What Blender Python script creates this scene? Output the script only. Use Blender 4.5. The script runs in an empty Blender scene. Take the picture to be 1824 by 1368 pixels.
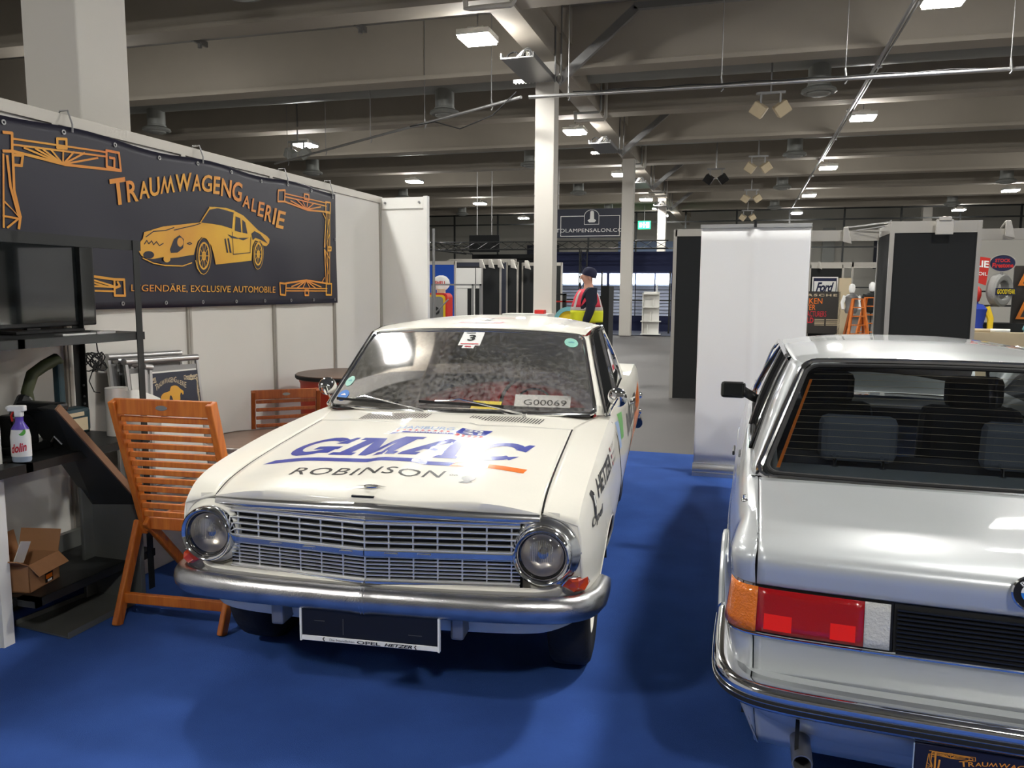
import bpy, bmesh, math, random
from mathutils import Vector, Matrix
random.seed(7)
R = math.radians; PI = math.pi
sc = bpy.context.scene
COL = sc.collection
# ---------- camera, world, exposure ----------
cd = bpy.data.cameras.new('camera'); cam = bpy.data.objects.new('camera', cd); COL.objects.link(cam)
cd.sensor_width = 36; cd.sensor_fit = 'HORIZONTAL'; cd.lens = 1405.16/1824*36; cd.clip_end = 200; cd.clip_start = .05
cam.matrix_world = Matrix.Translation((0, 0, 1.605)) @ Matrix.Rotation(R(16.1317), 4, 'Z') @ Matrix.Rotation(R(90-6.8175), 4, 'X') @ Matrix.Rotation(R(.4034), 4, 'Z')
sc.camera = cam
w = bpy.data.worlds.new('hall_air'); sc.world = w; w.use_nodes = True
w.node_tree.nodes['Background'].inputs[0].default_value = (.72, .72, .70, 1)
w.node_tree.nodes['Background'].inputs[1].default_value = .10
sc.view_settings.view_transform = 'Standard'; sc.view_settings.look = 'None'; sc.view_settings.gamma = 1
sc.view_settings.use_curve_mapping = False; sc.view_settings.exposure = 1.68
LAMP_POWER = 95.0     # emission strength of the hall's high-bay lamps
# ---------- materials ----------
M = {}
def s2l(c): return tuple(((x/255)/12.92 if x/255 <= .04045 else ((x/255+.055)/1.055)**2.4) for x in c)
def mat(name, rgb, rough=.5, metal=0, spec=.5, coat=0, emit=0, noise=0, nscale=20, bump=0, bscale=60, alpha=None, coat_r=.05, rgb2=None):
    m = bpy.data.materials.new(name); m.use_nodes = True; nt = m.node_tree; b = nt.nodes['Principled BSDF']
    c = s2l(rgb) + (1,)
    b.inputs['Base Color'].default_value = c
    b.inputs['Roughness'].default_value = rough; b.inputs['Metallic'].default_value = metal
    b.inputs['Specular IOR Level'].default_value = spec
    b.inputs['Coat Weight'].default_value = coat; b.inputs['Coat Roughness'].default_value = coat_r
    if emit: b.inputs['Emission Color'].default_value = c; b.inputs['Emission Strength'].default_value = emit
    if noise or bump:
        tc = nt.nodes.new('ShaderNodeTexCoord')
    if noise:
        n = nt.nodes.new('ShaderNodeTexNoise'); n.inputs['Scale'].default_value = nscale; n.inputs['Detail'].default_value = 5
        nt.links.new(tc.outputs['Object'], n.inputs['Vector'])
        r = nt.nodes.new('ShaderNodeValToRGB'); r.color_ramp.elements[0].position = .3; r.color_ramp.elements[1].position = .7
        c2 = s2l(rgb2) if rgb2 else tuple(x*(1-noise) for x in c[:3])
        r.color_ramp.elements[0].color = c2 + (1,); r.color_ramp.elements[1].color = c
        nt.links.new(n.outputs['Fac'], r.inputs['Fac']); nt.links.new(r.outputs['Color'], b.inputs['Base Color'])
    if bump:
        n2 = nt.nodes.new('ShaderNodeTexNoise'); n2.inputs['Scale'].default_value = bscale; n2.inputs['Detail'].default_value = 4
        nt.links.new(tc.outputs['Object'], n2.inputs['Vector'])
        bp = nt.nodes.new('ShaderNodeBump'); bp.inputs['Strength'].default_value = bump; bp.inputs['Distance'].default_value = .01
        nt.links.new(n2.outputs['Fac'], bp.inputs['Height']); nt.links.new(bp.outputs['Normal'], b.inputs['Normal'])
    M[name] = m; return m
def wood(name, c1, c2, scale=8, rough=.4, axis=2):
    m = mat(name, c1, rough); nt = m.node_tree; b = nt.nodes['Principled BSDF']
    tc = nt.nodes.new('ShaderNodeTexCoord'); mp = nt.nodes.new('ShaderNodeMapping')
    s = [scale*6]*3; s[axis] = scale*.5; mp.inputs['Scale'].default_value = s
    n = nt.nodes.new('ShaderNodeTexNoise'); n.inputs['Detail'].default_value = 4; n.inputs['Scale'].default_value = 1
    r = nt.nodes.new('ShaderNodeValToRGB'); r.color_ramp.elements[0].position = .3; r.color_ramp.elements[1].position = .72
    r.color_ramp.elements[0].color = s2l(c2)+(1,); r.color_ramp.elements[1].color = s2l(c1)+(1,)
    nt.links.new(tc.outputs['Object'], mp.inputs[0]); nt.links.new(mp.outputs[0], n.inputs['Vector']); nt.links.new(n.outputs['Fac'], r.inputs['Fac']); nt.links.new(r.outputs['Color'], b.inputs['Base Color'])
    return m
def glass(name, tint, refl=.08, dust=0, rough=.02):
    m = bpy.data.materials.new(name); m.use_nodes = True; nt = m.node_tree; nt.nodes.clear(); N = nt.nodes.new; Lk = nt.links.new
    out = N('ShaderNodeOutputMaterial'); t = N('ShaderNodeBsdfTransparent'); t.inputs[0].default_value = tint+(1,)
    g = N('ShaderNodeBsdfGlossy'); g.inputs['Roughness'].default_value = rough; g.inputs[0].default_value = (1, 1, 1, 1)
    f = N('ShaderNodeFresnel'); f.inputs[0].default_value = 1.5
    mu = N('ShaderNodeMath'); mu.operation = 'MULTIPLY_ADD'; mu.inputs[1].default_value = 1.5; mu.inputs[2].default_value = refl-.04; mu.use_clamp = True
    mx = N('ShaderNodeMixShader'); Lk(f.outputs[0], mu.inputs[0]); Lk(mu.outputs[0], mx.inputs[0]); Lk(t.outputs[0], mx.inputs[1]); Lk(g.outputs[0], mx.inputs[2])
    last = mx
    if dust:
        d = N('ShaderNodeBsdfDiffuse'); d.inputs[0].default_value = (.75, .73, .70, 1)
        tc = N('ShaderNodeTexCoord'); n1 = N('ShaderNodeTexNoise'); n1.inputs['Scale'].default_value = 1.6; n1.inputs['Detail'].default_value = 2
        n2 = N('ShaderNodeTexNoise'); n2.inputs['Scale'].default_value = 45; Lk(tc.outputs['Object'], n1.inputs['Vector']); Lk(tc.outputs['Object'], n2.inputs['Vector'])
        a = N('ShaderNodeMath'); a.operation = 'MULTIPLY'; Lk(n1.outputs['Fac'], a.inputs[0]); Lk(n2.outputs['Fac'], a.inputs[1])
        r = N('ShaderNodeMapRange'); r.inputs['From Min'].default_value = .18; r.inputs['From Max'].default_value = .42; r.inputs['To Max'].default_value = dust
        Lk(a.outputs[0], r.inputs[0]); m2 = N('ShaderNodeMixShader'); Lk(r.outputs[0], m2.inputs[0]); Lk(mx.outputs[0], m2.inputs[1]); Lk(d.outputs[0], m2.inputs[2]); last = m2
    Lk(last.outputs[0], out.inputs[0]); M[name] = m; return m
mat('cream_paint', (243, 239, 226), .42, 0, .35, coat=.7)
mat('silver_paint', (200, 204, 205), .36, .3, .5, coat=1)
mat('chrome', (225, 226, 228), .08, 1); mat('worn_chrome', (212, 212, 212), .27, 1, noise=.3, nscale=9, bump=.12, bscale=200)
mat('bright_metal', (228, 228, 226), .38, .75); mat('satin_chrome', (226, 226, 226), .2, 1)
mat('aluminium', (200, 200, 200), .35, .9); mat('steel', (150, 150, 150), .4, .8)
mat('black_rubber', (26, 26, 27), .75); mat('tyre_rubber', (32, 32, 34), .7, bump=.3, bscale=30)
mat('black_plastic', (22, 23, 24), .35); mat('matt_black', (14, 15, 16), .8); mat('black_metal', (34, 36, 36), .45, .2)
mat('dark_metal_sheet', (124, 126, 122), .42, .5, noise=.15, nscale=4)
mat('red_vinyl', (240, 56, 54), .4, noise=.15); mat('dark_interior', (30, 26, 26), .7)
mat('orange_lens', (196, 62, 24), .15, 0, .5, coat=1); mat('amber_lens', (235, 120, 10), .2, 0, .5, coat=1, bump=.5, bscale=150)
mat('red_lens', (168, 8, 16), .15, 0, .5, coat=1, bump=.15, bscale=120); mat('bright_red_lens', (255, 26, 22), .2, coat=1)
mat('clear_lens', (205, 205, 200), .15, 0, .6, coat=1, bump=.6, bscale=130)
mat('wall_panel', (212, 209, 202), .5, noise=.03, nscale=2); mat('white_panel', (228, 227, 222), .45)
mat('profile_metal', (178, 174, 166), .4, .5)
mat('carpet_blue', (64, 98, 174), .95, spec=.1, noise=.22, nscale=3, bump=.5, bscale=400)
mat('hall_floor', (92, 89, 87), .6, spec=.3, noise=.12, nscale=.6, bump=.08, bscale=80)
mat('concrete', (172, 164, 151), .8, noise=.10, nscale=.7); mat('ceiling_grey', (150, 149, 140), .85, noise=.12, nscale=.5)
mat('column_white', (196, 192, 184), .7); mat('duct_grey', (150, 152, 148), .5, .3)
mat('banner_navy', (28, 27, 44), .42, noise=.15, nscale=1.5); mat('gold_print', (222, 168, 52), .45, noise=.3, nscale=1.6, rgb2=(214, 120, 50))
mat('gold_yellow', (228, 180, 50), .45, noise=.2, nscale=1.2, rgb2=(206, 140, 52))
mat('print_black', (20, 20, 22), .4); mat('print_white', (235, 235, 232), .4); mat('print_blue', (52, 66, 168), .3, coat=.5)
mat('print_orange', (244, 122, 24), .3, coat=.5); mat('print_red', (200, 30, 50), .35); mat('print_green', (90, 170, 70), .35); mat('print_grey', (70, 70, 68), .3)
mat('sticker_green', (150, 205, 190), .4); mat('sticker_blue', (40, 120, 205), .4); mat('print_yellow', (240, 215, 20), .45)
mat('pale_blue_print', (150, 175, 215), .4)
wood('chair_wood', (206, 120, 42), (176, 88, 26), 8); wood('chair_wood_dark', (172, 92, 38), (140, 66, 26), 8)
wood('table_wood', (112, 82, 62), (88, 60, 46), 4, .35, 0); mat('drum_red', (190, 58, 34), .4)
mat('paper_white', (232, 230, 224), .7); mat('cardboard', (176, 128, 88), .85, noise=.08); mat('cardboard_dark', (130, 96, 58), .85)
mat('screen_black', (24, 27, 28), .12, 0, .6, coat=.5); mat('rollup_white', (222, 222, 222), .55)
mat('skin', (200, 150, 128), .6); mat('hat_navy', (30, 32, 58), .9); mat('jacket_navy', (28, 32, 46), .9)
mat('vest_red', (226, 56, 78), .7); mat('vest_yellow', (222, 224, 30), .7); mat('reflective_grey', (190, 180, 176), .5)
mat('shelf_grey', (150, 158, 168), .9, bump=.3, bscale=300); mat('behind_grey', (118, 116, 112), .7); mat('seat_blue_grey', (104, 110, 124), .9, bump=.3, bscale=300); mat('seat_dark', (28, 30, 36), .9)
mat('canopy_navy', (22, 30, 66), .8); mat('slat_white', (205, 215, 238), .6); mat('lit_panel', (235, 245, 255), .5, emit=2.6)
mat('lamp_glow', (255, 253, 248), .5, emit=LAMP_POWER); mat('lamp_housing', (190, 190, 186), .5, .3)
mat('booth_black', (24, 26, 27), .85); mat('cloth_blue', (30, 84, 190), .8); mat('denim_blue', (36, 62, 160), .85); mat('sweater_yellow', (225, 190, 40), .85)
mat('shell_red', (196, 36, 30), .5); mat('exit_green', (30, 170, 90), .5, emit=2.5); mat('exit_white', (240, 255, 245), .5, emit=4)
mat('far_wall', (186, 184, 176), .8); mat('dark_panel', (40, 44, 60), .6); mat('bag_grey', (128, 130, 142), .6, bump=.5, bscale=40)
mat('tool_green', (56, 62, 34), .6); mat('tool_teal', (24, 52, 60), .5); mat('mdf_edge', (140, 104, 78), .7); mat('clear_plastic', (170, 185, 205), .2, 0, .5, coat=1)
mat('purple_plastic', (90, 70, 170), .3); mat('tin_red', (190, 40, 30), .4); mat('poster_dark', (44, 40, 36), .5); mat('tyre_grey', (150, 150, 146), .6, bump=.6, bscale=60)
mat('teal_paint', (110, 170, 175), .6); mat('brown_paint', (100, 70, 52), .5); mat('beige', (196, 180, 150), .7); mat('orange_strip', (214, 120, 30), .4)
glass('windscreen_glass', (.97, .95, .93), .03, .20, .05); glass('side_glass', (.72, .70, .66), .30); glass('rear_glass', (.62, .66, .66), .06)
glass('headlamp_glass', (.95, .93, .90), .05)
mat('reflector_silver', (236, 230, 220), .3, .5)
glass('pane_glass', (.8, .85, .85), .1)
# ---------- mesh helpers ----------
class MB:
    def __init__(s): s.v = []; s.f = []; s.m = []; s.mats = []; s.cur = 0
    def use(s, name):
        if name not in s.mats: s.mats.append(name)
        s.cur = s.mats.index(name); return s
    def add(s, vs, fs):
        o = len(s.v); s.v += [tuple(p) for p in vs]
        for f in fs: s.f.append(tuple(i+o for i in f)); s.m.append(s.cur)
        return s
    def box(s, c, d, rot=None):
        x, y, z = d[0]/2, d[1]/2, d[2]/2
        vs = [Vector(p) for p in ((-x,-y,-z),(x,-y,-z),(x,y,-z),(-x,y,-z),(-x,-y,z),(x,-y,z),(x,y,z),(-x,y,z))]
        if rot is not None: vs = [rot @ p for p in vs]
        return s.add([p+Vector(c) for p in vs], [(0,3,2,1),(4,5,6,7),(0,1,5,4),(1,2,6,5),(2,3,7,6),(3,0,4,7)])
    def b2(s, a, b): return s.box([(a[i]+b[i])/2 for i in range(3)], [abs(b[i]-a[i]) for i in range(3)])
    def bar(s, p, q, w, h, up=(0, 0, 1)):
        p = Vector(p); q = Vector(q); d = q-p; L = d.length; d.normalize(); u = Vector(up); sd = d.cross(u)
        if sd.length < 1e-4: sd = d.cross(Vector((1, 0, 0)))
        sd.normalize(); u = sd.cross(d)
        return s.box((p+q)/2, (w, L, h), Matrix((sd, d, u)).transposed())
    def tube(s, path, r, n=8, closed=False, cap=True, flat=1.0):
        P = [Vector(p) for p in path]; N = len(P); rings = []; up = Vector((0, 0, 1)); prev = None
        for i in range(N):
            if closed: t = P[(i+1) % N]-P[i-1]
            else: t = P[min(i+1, N-1)]-P[max(i-1, 0)]
            t.normalize()
            if prev is None:
                a = up if abs(t.z) < .9 else Vector((1, 0, 0)); u = (a-t*a.dot(t)).normalized()
            else: u = (prev-t*prev.dot(t)).normalized()
            prev = u; v = t.cross(u); rr = r[i] if isinstance(r, (list, tuple)) else r
            rings.append([P[i]+u*(rr*math.cos(2*PI*k/n)*flat)+v*(rr*math.sin(2*PI*k/n)) for k in range(n)])
        vs = [p for g in rings for p in g]; fs = []
        for i in range(N if closed else N-1):
            a = i*n; b = ((i+1) % N)*n
            for k in range(n): fs.append((a+k, a+(k+1) % n, b+(k+1) % n, b+k))
        if not closed and cap: fs += [tuple(range(n))[::-1], tuple(range((N-1)*n, N*n))]
        return s.add(vs, fs)
    def cyl(s, p, q, r, n=16, r2=None): return s.tube([p, q], [r, r if r2 is None else r2], n)
    def lathe(s, prof, n=32, mtx=None, sx=1, sy=1):
        vs = []; fs = []
        for r, z in prof:
            for k in range(n): vs.append(Vector((r*math.cos(2*PI*k/n)*sx, r*math.sin(2*PI*k/n)*sy, z)))
        for i in range(len(prof)-1):
            for k in range(n): fs.append((i*n+k, i*n+(k+1) % n, (i+1)*n+(k+1) % n, (i+1)*n+k))
        if mtx is not None: vs = [mtx @ p for p in vs]
        return s.add(vs, fs)
    def grid(s, rows, flip=False):
        n = len(rows[0]); vs = [p for r in rows for p in r]; fs = []
        for i in range(len(rows)-1):
            for k in range(n-1):
                f = (i*n+k, i*n+k+1, (i+1)*n+k+1, (i+1)*n+k); fs.append(f[::-1] if flip else f)
        return s.add(vs, fs)
    def prism(s, poly, fn, t0, t1):    # poly 2D, fn(x,y,t)->3D
        n = len(poly); vs = [fn(x, y, t0) for x, y in poly]+[fn(x, y, t1) for x, y in poly]
        fs = [tuple(range(n))[::-1], tuple(range(n, 2*n))]+[(i, (i+1) % n, n+(i+1) % n, n+i) for i in range(n)]
        return s.add(vs, fs)
    def build(s, name, material=None, parent=None, smooth=False, bevel=0, solid=0, sub=0, fixn=True, angle=40):
        me = bpy.data.meshes.new(name); me.from_pydata(s.v, [], s.f)
        if material and not s.mats: me.materials.append(M[material])
        else:
            for m_ in s.mats: me.materials.append(M[m_])
            me.polygons.foreach_set('material_index', s.m)
        if fixn:
            bm = bmesh.new(); bm.from_mesh(me); bmesh.ops.recalc_face_normals(bm, faces=bm.faces[:]); bm.to_mesh(me); bm.free()
        if smooth:
            me.polygons.foreach_set('use_smooth', [True]*len(me.polygons))
            try: me.set_sharp_from_angle(angle=R(angle))
            except Exception: pass
        o = bpy.data.objects.new(name, me); COL.objects.link(o)
        if parent is not None: o.parent = parent
        if solid: d = o.modifiers.new('s', 'SOLIDIFY'); d.thickness = solid; d.offset = 0
        if bevel: d = o.modifiers.new('b', 'BEVEL'); d.width = bevel; d.segments = 2; d.limit_method = 'ANGLE'; d.angle_limit = R(50)
        if sub: d = o.modifiers.new('u', 'SUBSURF'); d.levels = sub; d.render_levels = sub
        return o
def B(name, material, parent, c, d, bevel=0, rot=None):
    return MB().box(c, d, rot).build(name, material, parent, bevel=bevel)
def tag(o, label=None, cat=None, group=None, kind=None):
    if label: o['label'] = label
    if cat: o['category'] = cat
    if group: o['group'] = group
    if kind: o['kind'] = kind
    return o
def thing(name, label, cat, loc=(0, 0, 0), rz=0, group=None):
    o = bpy.data.objects.new(name, None); COL.objects.link(o); o.empty_display_size = .1
    o.location = loc; o.rotation_euler = (0, 0, rz); return tag(o, label, cat, group)
def struct(name, mb, m_, parent=None, **k):
    o = mb.build(name, m_, parent, **k)
    if parent is None: o['kind'] = 'structure'
    return o
def dup(root, loc, rz=None, label=None, group=None):
    r = root.copy(); COL.objects.link(r); r.location = loc
    if rz is not None: r.rotation_euler = (0, 0, rz)
    if label: r['label'] = label
    if group: r['group'] = group
    for ch in list(root.children):
        c = ch.copy(); COL.objects.link(c); c.parent = r
        for g in ch.children:
            d = g.copy(); COL.objects.link(d); d.parent = c
    return r
def itp(tab, x):
    if x <= tab[0][0]: return tab[0][1]
    if x >= tab[-1][0]: return tab[-1][1]
    for i in range(len(tab)-1):
        if tab[i][0] <= x <= tab[i+1][0]: break
    def sl(j):
        if j <= 0: return (tab[1][1]-tab[0][1])/(tab[1][0]-tab[0][0])
        if j >= len(tab)-1: return (tab[-1][1]-tab[-2][1])/(tab[-1][0]-tab[-2][0])
        a = (tab[j][1]-tab[j-1][1])/(tab[j][0]-tab[j-1][0]); b = (tab[j+1][1]-tab[j][1])/(tab[j+1][0]-tab[j][0])
        return 0 if a*b <= 0 else 2*a*b/(a+b)
    h = tab[i+1][0]-tab[i][0]; t = (x-tab[i][0])/h; a, b = tab[i][1], tab[i+1][1]; m0, m1 = sl(i)*h, sl(i+1)*h
    return (2*t**3-3*t*t+1)*a+(t**3-2*t*t+t)*m0+(-2*t**3+3*t*t)*b+(t**3-t*t)*m1
def lin(a, b, n): return [a+(b-a)*i/(n-1) for i in range(n)]
def itp3(tab, t): return Vector([itp([(p[0], p[1][k]) for p in tab], t) for k in range(3)])
_fc = {}
def text2d(s, bold=0.0, shear=0.0, spacing=1.0):
    if s == 'M' and bold > .001:
        vs, fs = text2d('W', bold, shear, spacing); return ([(1-x, 1-y) for x, y in vs], fs)
    if 'M' in s: bold = min(bold, .001)
    bold = min(bold, .03)
    key = (s, bold, shear, spacing)
    if key in _fc: return _fc[key]
    cu = bpy.data.curves.new('t', 'FONT'); cu.body = s; cu.offset = bold; cu.shear = shear; cu.resolution_u = 3; cu.space_character = spacing
    o = bpy.data.objects.new('t', cu); COL.objects.link(o); bpy.context.view_layer.update()
    me = bpy.data.meshes.new_from_object(o.evaluated_get(bpy.context.evaluated_depsgraph_get()))
    vs = [(v.co.x, v.co.y) for v in me.vertices]; fs = [tuple(p.vertices) for p in me.polygons]
    bpy.data.objects.remove(o); bpy.data.meshes.remove(me); bpy.data.curves.remove(cu)
    if vs:
        x0 = min(v[0] for v in vs); x1 = max(v[0] for v in vs); y0 = min(v[1] for v in vs); y1 = max(v[1] for v in vs)
        vs = [((x-x0)/(x1-x0), (y-y0)/(y1-y0)) for x, y in vs]
    _fc[key] = (vs, fs); return _fc[key]
def put_text(mb, s, fn, bold=0, shear=0, spacing=1.0):     # fn(u,v in 0..1) -> 3D
    vs, fs = text2d(s, bold, shear, spacing)
    return mb.add([fn(u, v) for u, v in vs], fs)
def slice2d(vs, fs, step):
    bm = bmesh.new(); bv = [bm.verts.new((x, y, 0)) for x, y in vs]
    for f in fs:
        try: bm.faces.new([bv[i] for i in f])
        except Exception: pass
    for ax in (0, 1):
        lo = min(v[ax] for v in vs); hi = max(v[ax] for v in vs); k = lo+step
        while k < hi:
            co = (k, 0, 0) if ax == 0 else (0, k, 0); no = (1, 0, 0) if ax == 0 else (0, 1, 0)
            bmesh.ops.bisect_plane(bm, geom=bm.verts[:]+bm.edges[:]+bm.faces[:], plane_co=co, plane_no=no); k += step
    bm.verts.index_update(); out = ([(v.co.x, v.co.y) for v in bm.verts], [tuple(v.index for v in f.verts) for f in bm.faces]); bm.free(); return out
def drape(mb, vs, fs, fn, step=.04):
    v2, f2 = slice2d(vs, fs, step); return mb.add([fn(x, y) for x, y in v2], f2)
def ribbon(mb, pts, w, fn):       # polyline in 2D with width w
    for (x0, y0), (x1, y1) in zip(pts[:-1], pts[1:]):
        dx, dy = x1-x0, y1-y0; L = math.hypot(dx, dy)
        if L < 1e-6: continue
        nx, ny = -dy/L*w/2, dx/L*w/2; ex, ey = dx/L*w*.3, dy/L*w*.3
        mb.add([fn(x0-nx-ex, y0-ny-ey), fn(x1-nx+ex, y1-ny+ey), fn(x1+nx+ex, y1+ny+ey), fn(x0+nx-ex, y0+ny-ey)], [(0, 1, 2, 3)])
    return mb
# ---------- printed design of the banner (metres on the cloth) ----------
BG=[[(-0.708,-0.124), (-0.699,-0.096), (-0.66,-0.061), (-0.646,-0.021), (-0.582,0.02), (-0.482,0.048), (-0.388,0.059), (-0.217,0.074), (-0.141,0.08), (-0.095,0.129), (-0.047,0.177), (0.004,0.19), (0.127,0.199), (0.221,0.194), (0.323,0.179), (0.406,0.141), (0.496,0.096), (0.602,0.061), (0.637,0.038), (0.628,-0.014), (0.594,-0.037), (0.562,-0.036), (0.536,0.002), (0.49,0.016), (0.453,-0.003), (0.419,-0.045), (0.41,-0.107), (0.402,-0.15), (0.003,-0.191), (-0.012,-0.128), (-0.037,-0.066), (-0.083,-0.025), (-0.13,-0.018), (-0.171,-0.048), (-0.197,-0.098), (-0.212,-0.135), (-0.271,-0.143), (-0.362,-0.158), (-0.449,-0.166), (-0.5,-0.162), (-0.583,-0.176), (-0.631,-0.178), (-0.677,-0.162)]]
BD=[[(-0.132,0.08), (-0.042,0.168), (0.043,0.186), (0.216,0.181), (0.196,0.067), (0.075,0.075)], [(0.234,0.159), (0.286,0.153), (0.291,0.055), (0.217,0.058)], [(0.309,0.147), (0.342,0.134), (0.363,0.057), (0.304,0.056)], [(-0.436,-0.113), (-0.396,-0.047), (-0.342,-0.018), (-0.303,-0.042), (-0.313,-0.097), (-0.368,-0.128), (-0.43,-0.133)], [(-0.576,-0.152), (-0.579,-0.159), (-0.586,-0.166), (-0.596,-0.171), (-0.609,-0.175), (-0.623,-0.176), (-0.637,-0.175), (-0.649,-0.173), (-0.658,-0.168), (-0.664,-0.162), (-0.665,-0.155), (-0.663,-0.148), (-0.656,-0.142), (-0.646,-0.136), (-0.633,-0.133), (-0.619,-0.131), (-0.605,-0.132), (-0.593,-0.134), (-0.584,-0.139), (-0.578,-0.145)], [(-0.678,-0.173), (-0.536,-0.194), (-0.416,-0.177), (-0.225,-0.138), (-0.253,-0.191), (-0.331,-0.208), (-0.487,-0.207)], [(0.099,-0.015), (0.114,-0.011), (0.136,-0.106), (0.119,-0.107)], [(0.131,-0.009), (0.148,-0.007), (0.172,-0.105), (0.153,-0.105)], [(0.133,0.022), (0.25,0.013), (0.379,0.031), (0.309,0.003), (0.238,-0.006), (0.174,0.002)], [(0.409,0.063), (0.448,0.086), (0.518,0.07), (0.61,0.006), (0.515,0.031), (0.456,0.038), (0.422,-0.004)]]
BG2=[[(-0.311,-0.061), (-0.314,-0.07), (-0.318,-0.078), (-0.325,-0.084), (-0.333,-0.089), (-0.342,-0.091), (-0.351,-0.09), (-0.359,-0.086), (-0.364,-0.08), (-0.368,-0.072), (-0.368,-0.063), (-0.366,-0.055), (-0.361,-0.046), (-0.355,-0.04), (-0.346,-0.035), (-0.338,-0.034), (-0.329,-0.034), (-0.321,-0.038), (-0.315,-0.044), (-0.312,-0.052)], [(-0.44,-0.172), (-0.442,-0.178), (-0.447,-0.184), (-0.454,-0.188), (-0.463,-0.191), (-0.472,-0.193), (-0.481,-0.192), (-0.49,-0.189), (-0.496,-0.185), (-0.5,-0.18), (-0.501,-0.174), (-0.499,-0.168), (-0.494,-0.162), (-0.487,-0.157), (-0.478,-0.154), (-0.469,-0.153), (-0.459,-0.154), (-0.451,-0.156), (-0.445,-0.16), (-0.441,-0.166)]]
BS=[[(-0.141,0.079), (-0.1,0.072), (-0.007,0.064), (0.179,0.064)], [(-0.67,-0.175), (-0.585,-0.202), (-0.487,-0.212), (-0.331,-0.211), (-0.238,-0.187)], [(-0.2,-0.171), (-0.185,-0.22), (-0.15,-0.254)], [(-0.046,0.183), (0.126,0.196), (0.221,0.192)], [(0.213,0.174), (0.186,0.048)]]
BDS=[[(-0.636,-0.049), (-0.569,-0.011), (-0.467,0.024), (-0.389,0.045)], [(-0.39,0.029), (-0.31,0.043), (-0.199,0.06), (-0.122,0.078)], [(0.188,0.049), (0.19,-0.115), (0.388,-0.094), (0.402,0.035)], [(-0.652,-0.092), (-0.63,-0.069), (-0.615,-0.088), (-0.59,-0.069), (-0.576,-0.091), (-0.55,-0.071), (-0.527,-0.094), (-0.492,-0.078)], [(-0.274,-0.067), (-0.246,-0.059), (-0.228,-0.065), (-0.251,-0.072), (-0.274,-0.067)]]
BR=[[(-0.066,-0.136), (-0.071,-0.163), (-0.08,-0.187), (-0.093,-0.206), (-0.108,-0.218), (-0.124,-0.223), (-0.139,-0.219), (-0.152,-0.207), (-0.162,-0.189), (-0.167,-0.165), (-0.167,-0.14), (-0.162,-0.114), (-0.154,-0.09), (-0.141,-0.071), (-0.126,-0.058), (-0.11,-0.053), (-0.095,-0.057), (-0.082,-0.068), (-0.072,-0.086), (-0.067,-0.11)], [(0.531,-0.098), (0.527,-0.122), (0.519,-0.144), (0.507,-0.162), (0.494,-0.173), (0.479,-0.177), (0.466,-0.174), (0.454,-0.163), (0.445,-0.146), (0.441,-0.125), (0.44,-0.101), (0.444,-0.078), (0.452,-0.056), (0.464,-0.039), (0.477,-0.027), (0.491,-0.023), (0.505,-0.026), (0.517,-0.036), (0.526,-0.053), (0.531,-0.074)]]
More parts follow.
